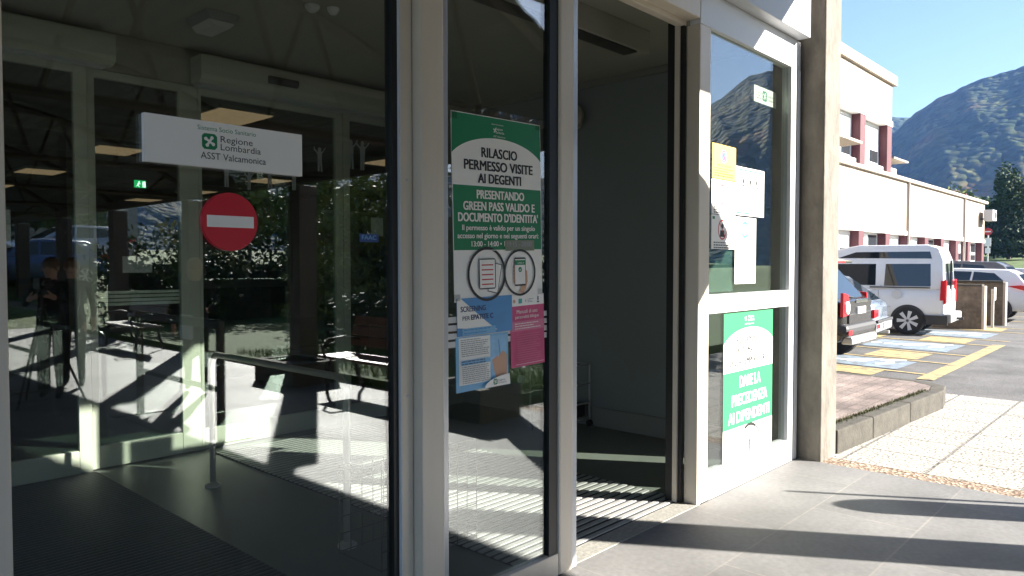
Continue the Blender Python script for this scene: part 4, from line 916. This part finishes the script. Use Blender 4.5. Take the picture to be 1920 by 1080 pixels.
def car(name, label, cat, L, W, secs, cabin, wheels, wr, body_m, zg=.22, group=None, trim=PLASTIC, sidewin=(), rear=None, cladding=True):
    """nose towards +Y, rear bumper at y=0. secs: (y, half width, z bottom, z belt); cabin: dict of roof outline"""
    t = thing(name, label, cat, (0, 0, 0), group)
    g = MB(); vs = []; n = 0
    for (y, hw_, zb, zt) in secs:
        prof = [(0, zb), (hw_ * .86, zb), (hw_ * .97, zb + (zt - zb) * .16), (hw_, zb + (zt - zb) * .42), (hw_ * .995, zb + (zt - zb) * .68), (hw_ * .955, zb + (zt - zb) * .93), (hw_ * .90, zt), (0, zt + .012)]
        ring = [(x, y, z) for x, z in prof] + [(-x, y, z) for x, z in prof[-2:0:-1]]
        n = len(ring); vs += ring
    fs = []
    for i in range(len(secs) - 1):
        for k in range(n): fs.append((i * n + k, i * n + (k + 1) % n, (i + 1) * n + (k + 1) % n, (i + 1) * n + k))
    fs += [tuple(range(n)), tuple(range((len(secs) - 1) * n, len(secs) * n))[::-1]]
    g.add(vs, fs); g.build('body', body_m, t, .035, True, 3)
    # cabin: outline [(y, z)] from rear base over the roof to the windscreen base; half widths at belt and at roof
    out, hb, hr = cabin['out'], cabin['hb'], cabin['hr']; zb = min(z for y, z in out); zt = max(z for y, z in out)
    def hwid(z): return hb + (hr - hb) * (z - zb) / (zt - zb)
    m = len(out); vs = [(hwid(z), y, z) for y, z in out] + [(-hwid(z), y, z) for y, z in out]
    g = MB().add(vs, [tuple(range(m))[::-1], tuple(range(m, 2 * m))] + [(i, (i + 1) % m, m + (i + 1) % m, m + i) for i in range(m)]); g.build('cabin', body_m, t, .045, True, 3)
    for poly in sidewin:
        for sg in (1, -1):
            g = MB(); P = [Vector((sg * (hwid(z) + .004), y, z)) for y, z in poly]; Q = [p - Vector((sg * .02, 0, 0)) for p in P]; k = len(P)
            g.add(P + Q, [tuple(range(k)), tuple(range(k, 2 * k))[::-1]] + [(i, (i + 1) % k, k + (i + 1) % k, k + i) for i in range(k)]); g.build('side_window', G_CAR, t)
    def glasspatch(nm, a, b, f0, f1, fw):
        (ya, za), (yb, zb_) = out[a], out[b]; d = Vector((0, yb - ya, zb_ - za)); nrm = Vector((0, -d.z, d.y)).normalized()
        if nrm.y * (1 if nm == 'windscreen' else -1) < 0: nrm = -nrm
        P = []
        for f in (f0, f1):
            z = za + d.z * f; y = ya + d.y * f
            for sg in (-1, 1): P.append(Vector((sg * hwid(z) * fw, y, z)) + nrm * .005)
        P = [P[0], P[1], P[3], P[2]]; Q = [p - nrm * .02 for p in P]
        MB().add(P + Q, [(0, 1, 2, 3), (7, 6, 5, 4), (0, 4, 5, 1), (1, 5, 6, 2), (2, 6, 7, 3), (3, 7, 4, 0)]).build(nm, G_CAR, t)
    glasspatch('rear_window', *cabin['rw']); glasspatch('windscreen', *cabin['ws'])
    hwmax = max(s[1] for s in secs)
    for (y) in wheels:
        for sg in (-1, 1):
            g = MB(); k = 18; x0, x1 = (hwmax - .02) , (hwmax + .006)
            ring = [(y + (wr + .04) * math.cos(math.pi * i / k), wr + (wr + .04) * math.sin(math.pi * i / k)) for i in range(k + 1)] + [(y - (wr + .04), zg), (y + (wr + .04), zg)]
            g.prism([(a, b) for a, b in ring], 'x', sg * x0, sg * x1); g.build('wheel_arch', PLASTIC, t)
            wheel(t, sg * (hwmax - .085), y, wr)
    return t
def lamp(t, name, m, pts, y, th=.03, parent=None): return MB().prism(pts, 'y', y - th, y + .02).build(name, m, parent or t, .008)
def place(t, x, y, z=-.004, rot=0): t.location = (x, y, z); t.rotation_euler = (0, 0, R(rot)); return t
def plate(t, x, z, y, w=.46, h=.11):
    o = bx('number_plate', PLATE, t, (x - w / 2, y - .014, z - h / 2, x + w / 2, y, z + h / 2)); MB().box(x - w / 2 - .001, y - .0155, z - h / 2, x - w / 2 + .05, y - .0145, z + h / 2).build('plate_strip', PBLUE, o)

# dark SUV
DARKP = paint('dark brown metallic paint', (.035, .032, .031), .4)
t = car('parked_car', 'dark brown SUV with round tail lamp, its left half hidden by the pillar', 'car', 4.6, 1.85,
        [(0, .70, .42, .95), (.06, .80, .38, 1.0), (.18, .885, .35, 1.03), (.9, .925, .30, 1.05), (2.6, .925, .28, 1.03), (3.6, .90, .30, .98), (4.4, .80, .36, .85), (4.6, .6, .42, .74)],
        dict(out=[(.10, 1.0), (.62, 1.62), (.85, 1.70), (2.2, 1.72), (2.6, 1.66), (3.45, 1.0)], hb=.86, hr=.66, rw=(0, 1, .08, .93, .84), ws=(4, 5, .08, .92, .88)), (.58, 3.4), .35, DARKP,
        sidewin=[[(.55, 1.08), (.75, 1.55), (1.35, 1.58), (1.4, 1.07)], [(1.46, 1.07), (1.42, 1.58), (2.15, 1.6), (2.25, 1.07)], [(2.31, 1.07), (2.22, 1.6), (2.5, 1.58), (3.1, 1.06)]])
lamp(t, 'tail_lamp', LRED, [(-.91, .78), (-.62, .80), (-.60, 1.0), (-.66, 1.13), (-.90, 1.16)], -.0); MB().prism([(.10, .80), (.34, .82), (.30, 1.14), (.12, 1.12)], 'x', .86, .90).build('tail_lamp', LRED, t, .008)
for sg in (-1,): MB().lathe([(.105, 0), (.10, -.02), (.05, -.03)], (sg * .72, -.03, .92), 'y', 20).build('reverse_lamp', LCLR, t)
bx('tailgate', DARKP, t, (-.60, -.03, .62, .60, .02, 1.02), .01); bx('chrome_bar', CHROME, t, (-.30, -.055, .985, .30, -.0305, 1.045), .008); plate(t, 0, .86, -.031)
bx('bumper', PLASTIC, t, (-.86, -.08, .46, .80, .10, .66), .07); bx('skid_plate', mat('silver skid plate', (.45, .45, .45), .4, .4), t, (-.66, -.10, .33, .70, .08, .455), .03)
for sg in (-1, 1): MB().box(sg * .78 - .09, -.108, .50, sg * .78 + .09, -.1005, .57).build('fog_lamp', LRED, t)
MB().prism([(.55, 1.66), (.30, 1.63), (.30, 1.66), (.62, 1.73)], 'x', -.62, .62).build('roof_spoiler', DARKP, t); bx('brake_lamp', LRED, t, (-.2, .285, 1.632, .2, .2995, 1.66))
MB().tube([(.1, .12, 1.06), (-.35, .2, 1.10)], .012, 6).build('wiper', PLASTIC, t)
place(t, 12.82, 1.70, rot=2)
# silver hatch
t = car('parked_car', 'small silver hatchback between the dark SUV and the white van', 'car', 3.85, 1.64,
        [(0, .62, .38, .80), (.05, .71, .33, .86), (.16, .785, .29, .90), (.8, .82, .24, .92), (2.4, .82, .22, .90), (3.2, .78, .24, .84), (3.7, .68, .30, .70), (3.85, .5, .36, .62)],
        dict(out=[(.10, .88), (.72, 1.36), (.95, 1.41), (1.8, 1.43), (2.1, 1.38), (2.95, .86)], hb=.75, hr=.58, rw=(0, 1, .06, .92, .86), ws=(4, 5, .08, .92, .88)), (.68, 3.05), .29, paint('silver blue paint', (.25, .30, .37), .5),
        sidewin=[[(.5, .94), (.8, 1.30), (1.25, 1.33), (1.3, .94)], [(1.36, .94), (1.32, 1.33), (1.8, 1.34), (2.6, .93)]])
lamp(t, 'tail_lamp', LRED, [(-.78, .60), (-.40, .62), (-.40, .745), (-.78, .76)], .0); MB().prism([(.08, .60), (.30, .62), (.28, .75), (.10, .745)], 'x', .765, .80).build('tail_lamp', LRED, t, .008)
bx('bumper', paint('silver bumper', (.5, .53, .57), .4), t, (-.76, -.08, .32, .72, .08, .56), .06); bx('bumper_strip', PLASTIC, t, (-.74, -.092, .50, .70, .04, .555), .01); plate(t, 0, .44, -.0805)
MB().tube([(0, .17, .96), (-.02, .12, 1.03)], .014, 6).build('wiper', PLASTIC, t); MB().lathe([(.045, 0), (.04, -.012)], (0, .02, .80), 'y', 16).build('emblem', CHROME, t); bx('exhaust', STEEL, t, (.35, -.08, .24, .42, .2, .30))
place(t, 15.42, 2.12, rot=6)
# white van
WHITEP = paint('white van paint', (.74, .74, .74))
t = car('parked_van', 'white high roofed van with dark side windows and a long roof window', 'van', 4.4, 1.76,
        [(0, .80, .36, 1.02), (.06, .85, .30, 1.06), (.8, .88, .24, 1.07), (2.9, .88, .24, 1.04), (3.7, .86, .26, .98), (4.25, .76, .34, .80), (4.4, .58, .4, .7)],
        dict(out=[(.03, 1.04), (.06, 1.70), (.16, 1.98), (.40, 2.06), (1.85, 2.06), (2.35, 1.97), (3.25, 1.48), (3.95, .98)], hb=.83, hr=.66, rw=(0, 1, .12, .90, .80), ws=(6, 7, .04, .96, .88)), (.74, 3.5), .325, WHITEP,
        sidewin=[[(.30, 1.11), (.32, 1.62), (1.24, 1.62), (1.26, 1.11)], [(1.44, 1.12), (1.45, 1.62), (2.40, 1.62), (2.44, 1.12)], [(2.60, 1.13), (2.58, 1.60), (2.85, 1.56), (3.45, 1.12)], [(.30, 1.74), (.34, 1.90), (1.9, 1.90), (2.3, 1.76)]])
for sg in (-1, 1):
    lamp(t, 'tail_lamp', LRED, [(sg * .86, .72), (sg * .70, .74), (sg * .70, 1.22), (sg * .835, 1.26)], .02); MB().prism([(.00, .80), (.11, .80), (.09, 1.24), (.02, 1.24)], 'x', sg * .872, sg * .852).build('tail_lamp_side', LRED, t)
    bx('sliding_rail', PLASTIC, t, (sg * .865 - .018, .30, 1.065, sg * .865 + .018, 1.55, 1.095)); bx('sill_trim', PLASTIC, t, (sg * .86 - .03, 1.35, .235, sg * .86 + .03, 3.2, .33), .01)
    MB().box(sg * .86 - .026, -.05, .25, sg * .86 + .026, .50, .46).build('lower_trim', PLASTIC, t)
    g = MB(); g.box(sg * .884 - .004, 1.36, .36, sg * .884 + .004, 1.366, 1.02).box(sg * .884 - .004, 2.52, .36, sg * .884 + .004, 2.526, 1.0); g.build('door_gap', PLASTIC, t)
    bx('mirror', PLASTIC, t, (sg * .98 - .08, 3.35, 1.12, sg * .98 + .08, 3.45, 1.34), .02)
for sg in (-1, 1):
    bx('door_handle', PLASTIC, t, (sg * .885 - .012, 1.50, .93, sg * .885 + .012, 1.68, .965)); bx('side_moulding', mat('pale moulding', (.5, .5, .5), .5), t, (sg * .884 - .006, 1.10, .62, sg * .884 + .006, 3.0, .645))
    bx('pillar_trim', PLASTIC, t, (sg * .80 - .03, 1.31, 1.11, sg * .80 + .03, 1.33, 1.12))
MB().lathe([(.10, 0), (.10, -.004)], (-.882, .98, .92), 'x', 20).build('fuel_flap', mat('flap outline', (.6, .6, .6), .4), t)
bx('door_seam', PLASTIC, t, (-.008, -.012, .5, .008, .03, 1.7)); bx('bumper', mat('grey bumper', (.3, .3, .3), .6), t, (-.84, -.12, .30, .84, .06, .50), .03); plate(t, -.3, .72, -.003)
bx('tow_bar', DKSTEEL, t, (-.03, -.26, .34, .03, -.121, .39)); place(t, 19.45, 1.80, rot=5)
# white wagon
def wagon(label, m, x, y, rot, z=-.004, name='parked_car', group=None):
    t = car(name, label, 'car', 4.5, 1.8,
        [(0, .78, .40, .86), (.10, .88, .32, .96), (.9, .90, .26, .98), (2.6, .90, .25, .95), (3.6, .87, .27, .90), (4.3, .76, .33, .76), (4.5, .55, .38, .66)],
        dict(out=[(.08, .92), (.42, 1.36), (.62, 1.46), (2.0, 1.50), (2.5, 1.44), (3.4, .92)], hb=.82, hr=.62, rw=(0, 1, .10, .92, .86), ws=(4, 5, .08, .92, .88)), (.85, 3.5), .33, m,
        sidewin=[[(.62, 1.06), (.95, 1.36), (1.45, 1.40), (1.5, 1.02)], [(1.56, 1.01), (1.5, 1.40), (2.1, 1.42), (2.2, 1.0)], [(2.27, 1.0), (2.18, 1.42), (2.45, 1.40), (3.05, .98)]], group=group)
    for sg in (-1, 1):
        lamp(t, 'tail_lamp', LRED, [(sg * .90, .86), (sg * .42, .80), (sg * .46, .90), (sg * .70, .96), (sg * .86, 1.03)], .06, .06); MB().prism([(.06, .84), (.62, 1.0), (.30, 1.03), (.06, .99)], 'x', sg * .902, sg * .875).build('tail_lamp_side', LRED, t)
    bx('bumper', PLASTIC, t, (-.80, -.07, .34, .80, .05, .50), .03); plate(t, 0, .74, -.002)
    return place(t, x, y, z, rot)
wagon('white wagon with swept red tail lamp beyond the screen walls', WHITEP, 25.45, .95, 2)
wagon('grey estate whose roof shows behind the white wagon', paint('grey estate paint', (.14, .13, .12), .3), 28.6, 1.7, 0).scale = (1.1, 1.1, 1.16)
wagon('pale car at the right edge behind the white wagon', paint('pale grey paint', (.6, .6, .6), .2), 31.6, 1.2, 0)
for i, (x, y, z, rt, m, lb) in enumerate([(5.2, -24.6, .75, 60, paint('light grey blue paint', (.33, .38, .43), .4), 'light grey car by the lawn, reflected at the left edge of the front glass'), (8.7, -25.0, .9, 75, paint('blue paint', (.05, .1, .24), .3), 'dark blue car reflected beside the light grey one'),
        (5.6, -30.5, 1.62, 80, paint('steel blue paint', (.12, .19, .3), .4), 'steel blue car parked higher on the bank, reflected above the lawn'), (11.5, -30, 1.62, 85, paint('silver far paint', (.5, .5, .52), .4), 'silver car parked higher on the bank, farther right')]):
    wagon(lb, m, x, y, rt, z, group='cars reflected from the bank')
# building far beyond the upper car park
t = thing('apartment_house', 'pale house far behind the upper car park, seen only as a faint reflection', 'house', (20, -70, 2))
bx('wall', CREAM, t, (2, -78, 1, 26, -68, 8.5)); MB().prism([(-78.5, 8.5), (-67.5, 8.5), (-73, 11)], 'x', 1.5, 26.5).build('roof', mat('roof tiles', (.2, .08, .05), .8), t)
for i in range(6):
    for k in range(2): bx('window', G_BLD, t, (4 + i * 3.6, -67.999, 2.6 + k * 3, 5.4 + i * 3.6, -67.96, 4.1 + k * 3))

# ================================================================== PEOPLE (reflected in the glass)
def person(label, loc, rot, parts, hair, sk, top, legs, shoe, pose, h=1.66):
    """parts from a skin-modifier skeleton; pose = joints in metres, facing -Y"""
    t = thing('person', label, 'person', (0, 0, 0))
    J = pose; E = []
    names = list(J.keys()); idx = {k: i for i, k in enumerate(names)}
    bones = [('pelvis', 'waist'), ('waist', 'chest'), ('chest', 'neck'), ('neck', 'chin'), ('chin', 'head'), ('head', 'crown')]
    for s in 'LR': bones += [('chest', 'sh' + s), ('sh' + s, 'el' + s), ('el' + s, 'wr' + s), ('wr' + s, 'pa' + s), ('pelvis', 'hip' + s), ('hip' + s, 'kn' + s), ('kn' + s, 'an' + s), ('an' + s, 'to' + s)]
    rad = dict(pelvis=(.15, .11), waist=(.125, .095), chest=(.15, .105), neck=(.055, .055), chin=(.07, .08), head=(.078, .098), crown=(.055, .07), sh=(.06, .06), el=(.043, .043), wr=(.03, .027), pa=(.036, .018), hip=(.088, .092), kn=(.058, .06), an=(.04, .042), to=(.036, .026))
    V = [J[k] for k in names]; EE = [(idx[a], idx[b]) for a, b in bones]; RR = [rad.get(k, rad.get(k[:-1])) for k in names]
    for s in 'LR':     # five separate fingers
        p = Vector(J['pa' + s]); w = Vector(J['wr' + s]); d = (p - w).normalized(); a = Vector((0, 1, 0)) if abs(d.z) > .6 else Vector((0, 0, 1)); a = (a - d * a.dot(d)).normalized(); c = d.cross(a)
        for q in range(5):
            if q < 4: b0 = p + a * (.027 - .018 * q); l = (.065, .075, .07, .055)[q]; ch = [b0 + d * l * .55 + c * .006, b0 + d * l + c * .022]
            else: b0 = w + d * .03 + a * .03; ch = [b0 + d * .02 + a * .025, b0 + d * .05 + a * .035 + c * .012]
            V.append(tuple(ch[0])); RR.append((.0095, .0095)); V.append(tuple(ch[1])); RR.append((.008, .008)); k = len(V); EE += [(idx['pa' + s] if q < 4 else idx['wr' + s], k - 2), (k - 2, k - 1)]
    me = bpy.data.meshes.new('skeleton'); me.from_pydata([tuple(v) for v in V], EE, []); ob = bpy.data.objects.new('skeleton', me); COL.objects.link(ob)
    sm = ob.modifiers.new('s', 'SKIN'); sm.use_smooth_shade = True
    for i, r in enumerate(RR): me.skin_vertices[0].data[i].radius = r; me.skin_vertices[0].data[i].use_root = i == 0
    ss = ob.modifiers.new('ss', 'SUBSURF'); ss.levels = ss.render_levels = 2
    bm = bpy.data.meshes.new_from_object(ob.evaluated_get(bpy.context.evaluated_depsgraph_get())); bpy.data.objects.remove(ob); bm.name = 'body'
    for m in (sk, top, legs, shoe): bm.materials.append(m)
    zw = J['pelvis'][2] + .05; zn = J['neck'][2] - .01; za = max(J['anL'][2], J['anR'][2]) + .01
    for p in bm.polygons:
        c = p.center; wd = min((c - Vector(J['paL'])).length, (c - Vector(J['paR'])).length)
        near_arm = wd < .13
        p.material_index = 0 if (c.z > zn or near_arm) else (1 if c.z > zw or min((c - Vector(J['elL'])).length, (c - Vector(J['elR'])).length) < .2 and abs(c.x) > .16 else (3 if c.z < za and min((c - Vector(J['toL'])).length, (c - Vector(J['toR'])).length) < .2 else 2)); p.use_smooth = True
    b = bpy.data.objects.new('body', bm); COL.objects.link(b); b.parent = t
    hd = Vector(J['head'])
    g = MB(); g.ball(hd + Vector((0, .025, .03)), .092, .108, .105, n=18, k=12)
    if hair[1] > 0: g.ball(hd + Vector((0, .06, -.06)), .085, .06, hair[1], n=16, k=10)
    g.build('hair', hair[0], t, smooth=True)
    g = MB()
    for sx in (-.03, .03): g.ball(hd + Vector((sx, -.096, .005)), .011, .006, .007, n=10, k=6)
    g.build('eyes', INK, t); g = MB().prism([(-.095, .0), (-.122, -.035), (-.095, -.04)], 'x', -.012, .012); g.v = [(x + hd.x, y + hd.y, z + hd.z) for x, y, z in g.v]; g.build('nose', sk, t)
    bx('mouth', mat('lips', (.35, .1, .1), .5), t, (hd.x - .022, hd.y - .098, hd.z - .068, hd.x + .022, hd.y - .09, hd.z - .058))
    for sx in (-.082, .082): MB().ball(hd + Vector((sx, .0, -.005)), .012, .022, .032, n=10, k=6).build('ear', sk, t)
    t.location = loc; t.rotation_euler = (0, 0, R(rot)); return t
SK = mat('skin', (.52, .30, .21), .6, 0, .05, 8)
def base_pose(stride=0.12, armL=None, armR=None):
    P = dict(pelvis=(0, 0, .92), waist=(0, -.01, 1.07), chest=(0, -.01, 1.27), neck=(0, .0, 1.43), chin=(0, -.02, 1.49), head=(0, -.012, 1.56), crown=(0, -.0, 1.63))
    for s, x, f in (('L', -1, stride), ('R', 1, -stride)):
        P['sh' + s] = (x * .17, 0, 1.36); P['el' + s] = (x * .23, .04, 1.09); P['wr' + s] = (x * .25, -.05, .86); P['pa' + s] = (x * .25, -.07, .79)
        P['hip' + s] = (x * .085, 0, .86); P['kn' + s] = (x * .09, -f * .7 - .03, .48); P['an' + s] = (x * .095, -f + .02, .085); P['to' + s] = (x * .11, -f - .13, .035)
    if armL: P['elL'], P['wrL'], P['paL'] = armL
    if armR: P['elR'], P['wrR'], P['paR'] = armR
    return P
BLK = mat('dark cloth', (.02, .02, .024), .85, 0, .2, 20)
person('blonde woman in a dark jacket and trousers walking by, reflected at the inner post', (4.03, -6.65, 0), 25, None, (mat('blonde hair', (.42, .30, .16), .6, 0, .2, 30), .12), SK, BLK, mat('dark trousers', (.025, .027, .035), .85), mat('pale shoes', (.35, .33, .3), .5), base_pose(.16, None, ((.24, .02, 1.10), (.13, -.16, 1.0), (.07, -.19, .99))))
t = thing('handbag', 'pale grey shoulder bag carried by the blonde woman', 'bag', (4.03, -6.65, .6))
MB().box(3.80, -6.60, .70, 3.86, -6.30, 1.0).build('bag', mat('pale bag', (.45, .46, .47), .6, 0, .08, 8), t, .03); MB().tube([(3.83, -6.45, .99), (3.90, -6.55, 1.22), (3.97, -6.64, 1.435)], .012, 6).build('strap', BLK, t)
cmp_ = base_pose(.06, ((-.26, -.08, 1.12), (-.12, -.30, 1.22), (-.06, -.36, 1.24)), ((.26, -.08, 1.12), (.12, -.30, 1.20), (.06, -.36, 1.22)))
person('person in dark clothes operating the tripod camera, reflected at the left', (2.72, -7.6, 0), 215, None, (mat('brown hair', (.12, .06, .03), .6, 0, .2, 30), 0), SK, BLK, BLK, BLK, cmp_)
person('second person in dark clothes standing right behind the tripod camera', (3.15, -8.3, 0), 205, None, (mat('red brown hair', (.18, .075, .035), .6, 0, .2, 30), .05), SK, mat('grey jacket', (.06, .06, .065), .85), BLK, BLK, base_pose(.04))
t = thing('camera_tripod', 'video camera on a tall black tripod, reflected at the left', 'tripod', (2.5, -7.1, 0))
hx, hy = 2.50, -7.15
for a in (20, 140, 260): MB().tube([(hx, hy, 1.12), (hx + .42 * math.cos(R(a)), hy + .42 * math.sin(R(a)), .012)], [.018, .013], 8).build('leg', GASK, t)
MB().tube([(hx, hy, .7), (hx, hy, 1.27)], .016, 8).build('column', GASK, t); MB().lathe([(.035, 0), (.045, .03), (.03, .07)], (hx, hy, 1.25), 'z', 14).build('head', GASK, t)
bx('video_camera', GASK, t, (hx - .06, hy - .1, 1.32, hx + .06, hy + .16, 1.45), .012); MB().lathe([(.04, 0), (.045, .09), (.05, .12)], (hx, hy + .16, 1.385), 'y', 16).build('lens', DKSTEEL, t)

# ================================================================== HAZE
HZ = bpy.data.materials.new('valley haze'); HZ.use_nodes = True
hn = HZ.node_tree.nodes; hn.remove(hn['Principled BSDF']); pv = hn.new('ShaderNodeVolumePrincipled'); pv.inputs['Color'].default_value = (.24, .46, 1, 1); pv.inputs['Density'].default_value = .00019; pv.inputs['Anisotropy'].default_value = 0.0
HZ.node_tree.links.new(pv.outputs[0], hn['Material Output'].inputs['Volume'])
g = MB().box(-1700, -1700, -12, 1700, 1700, 300); hz = g.build('haze', HZ, keep=True); tag(hz, kind='stuff')
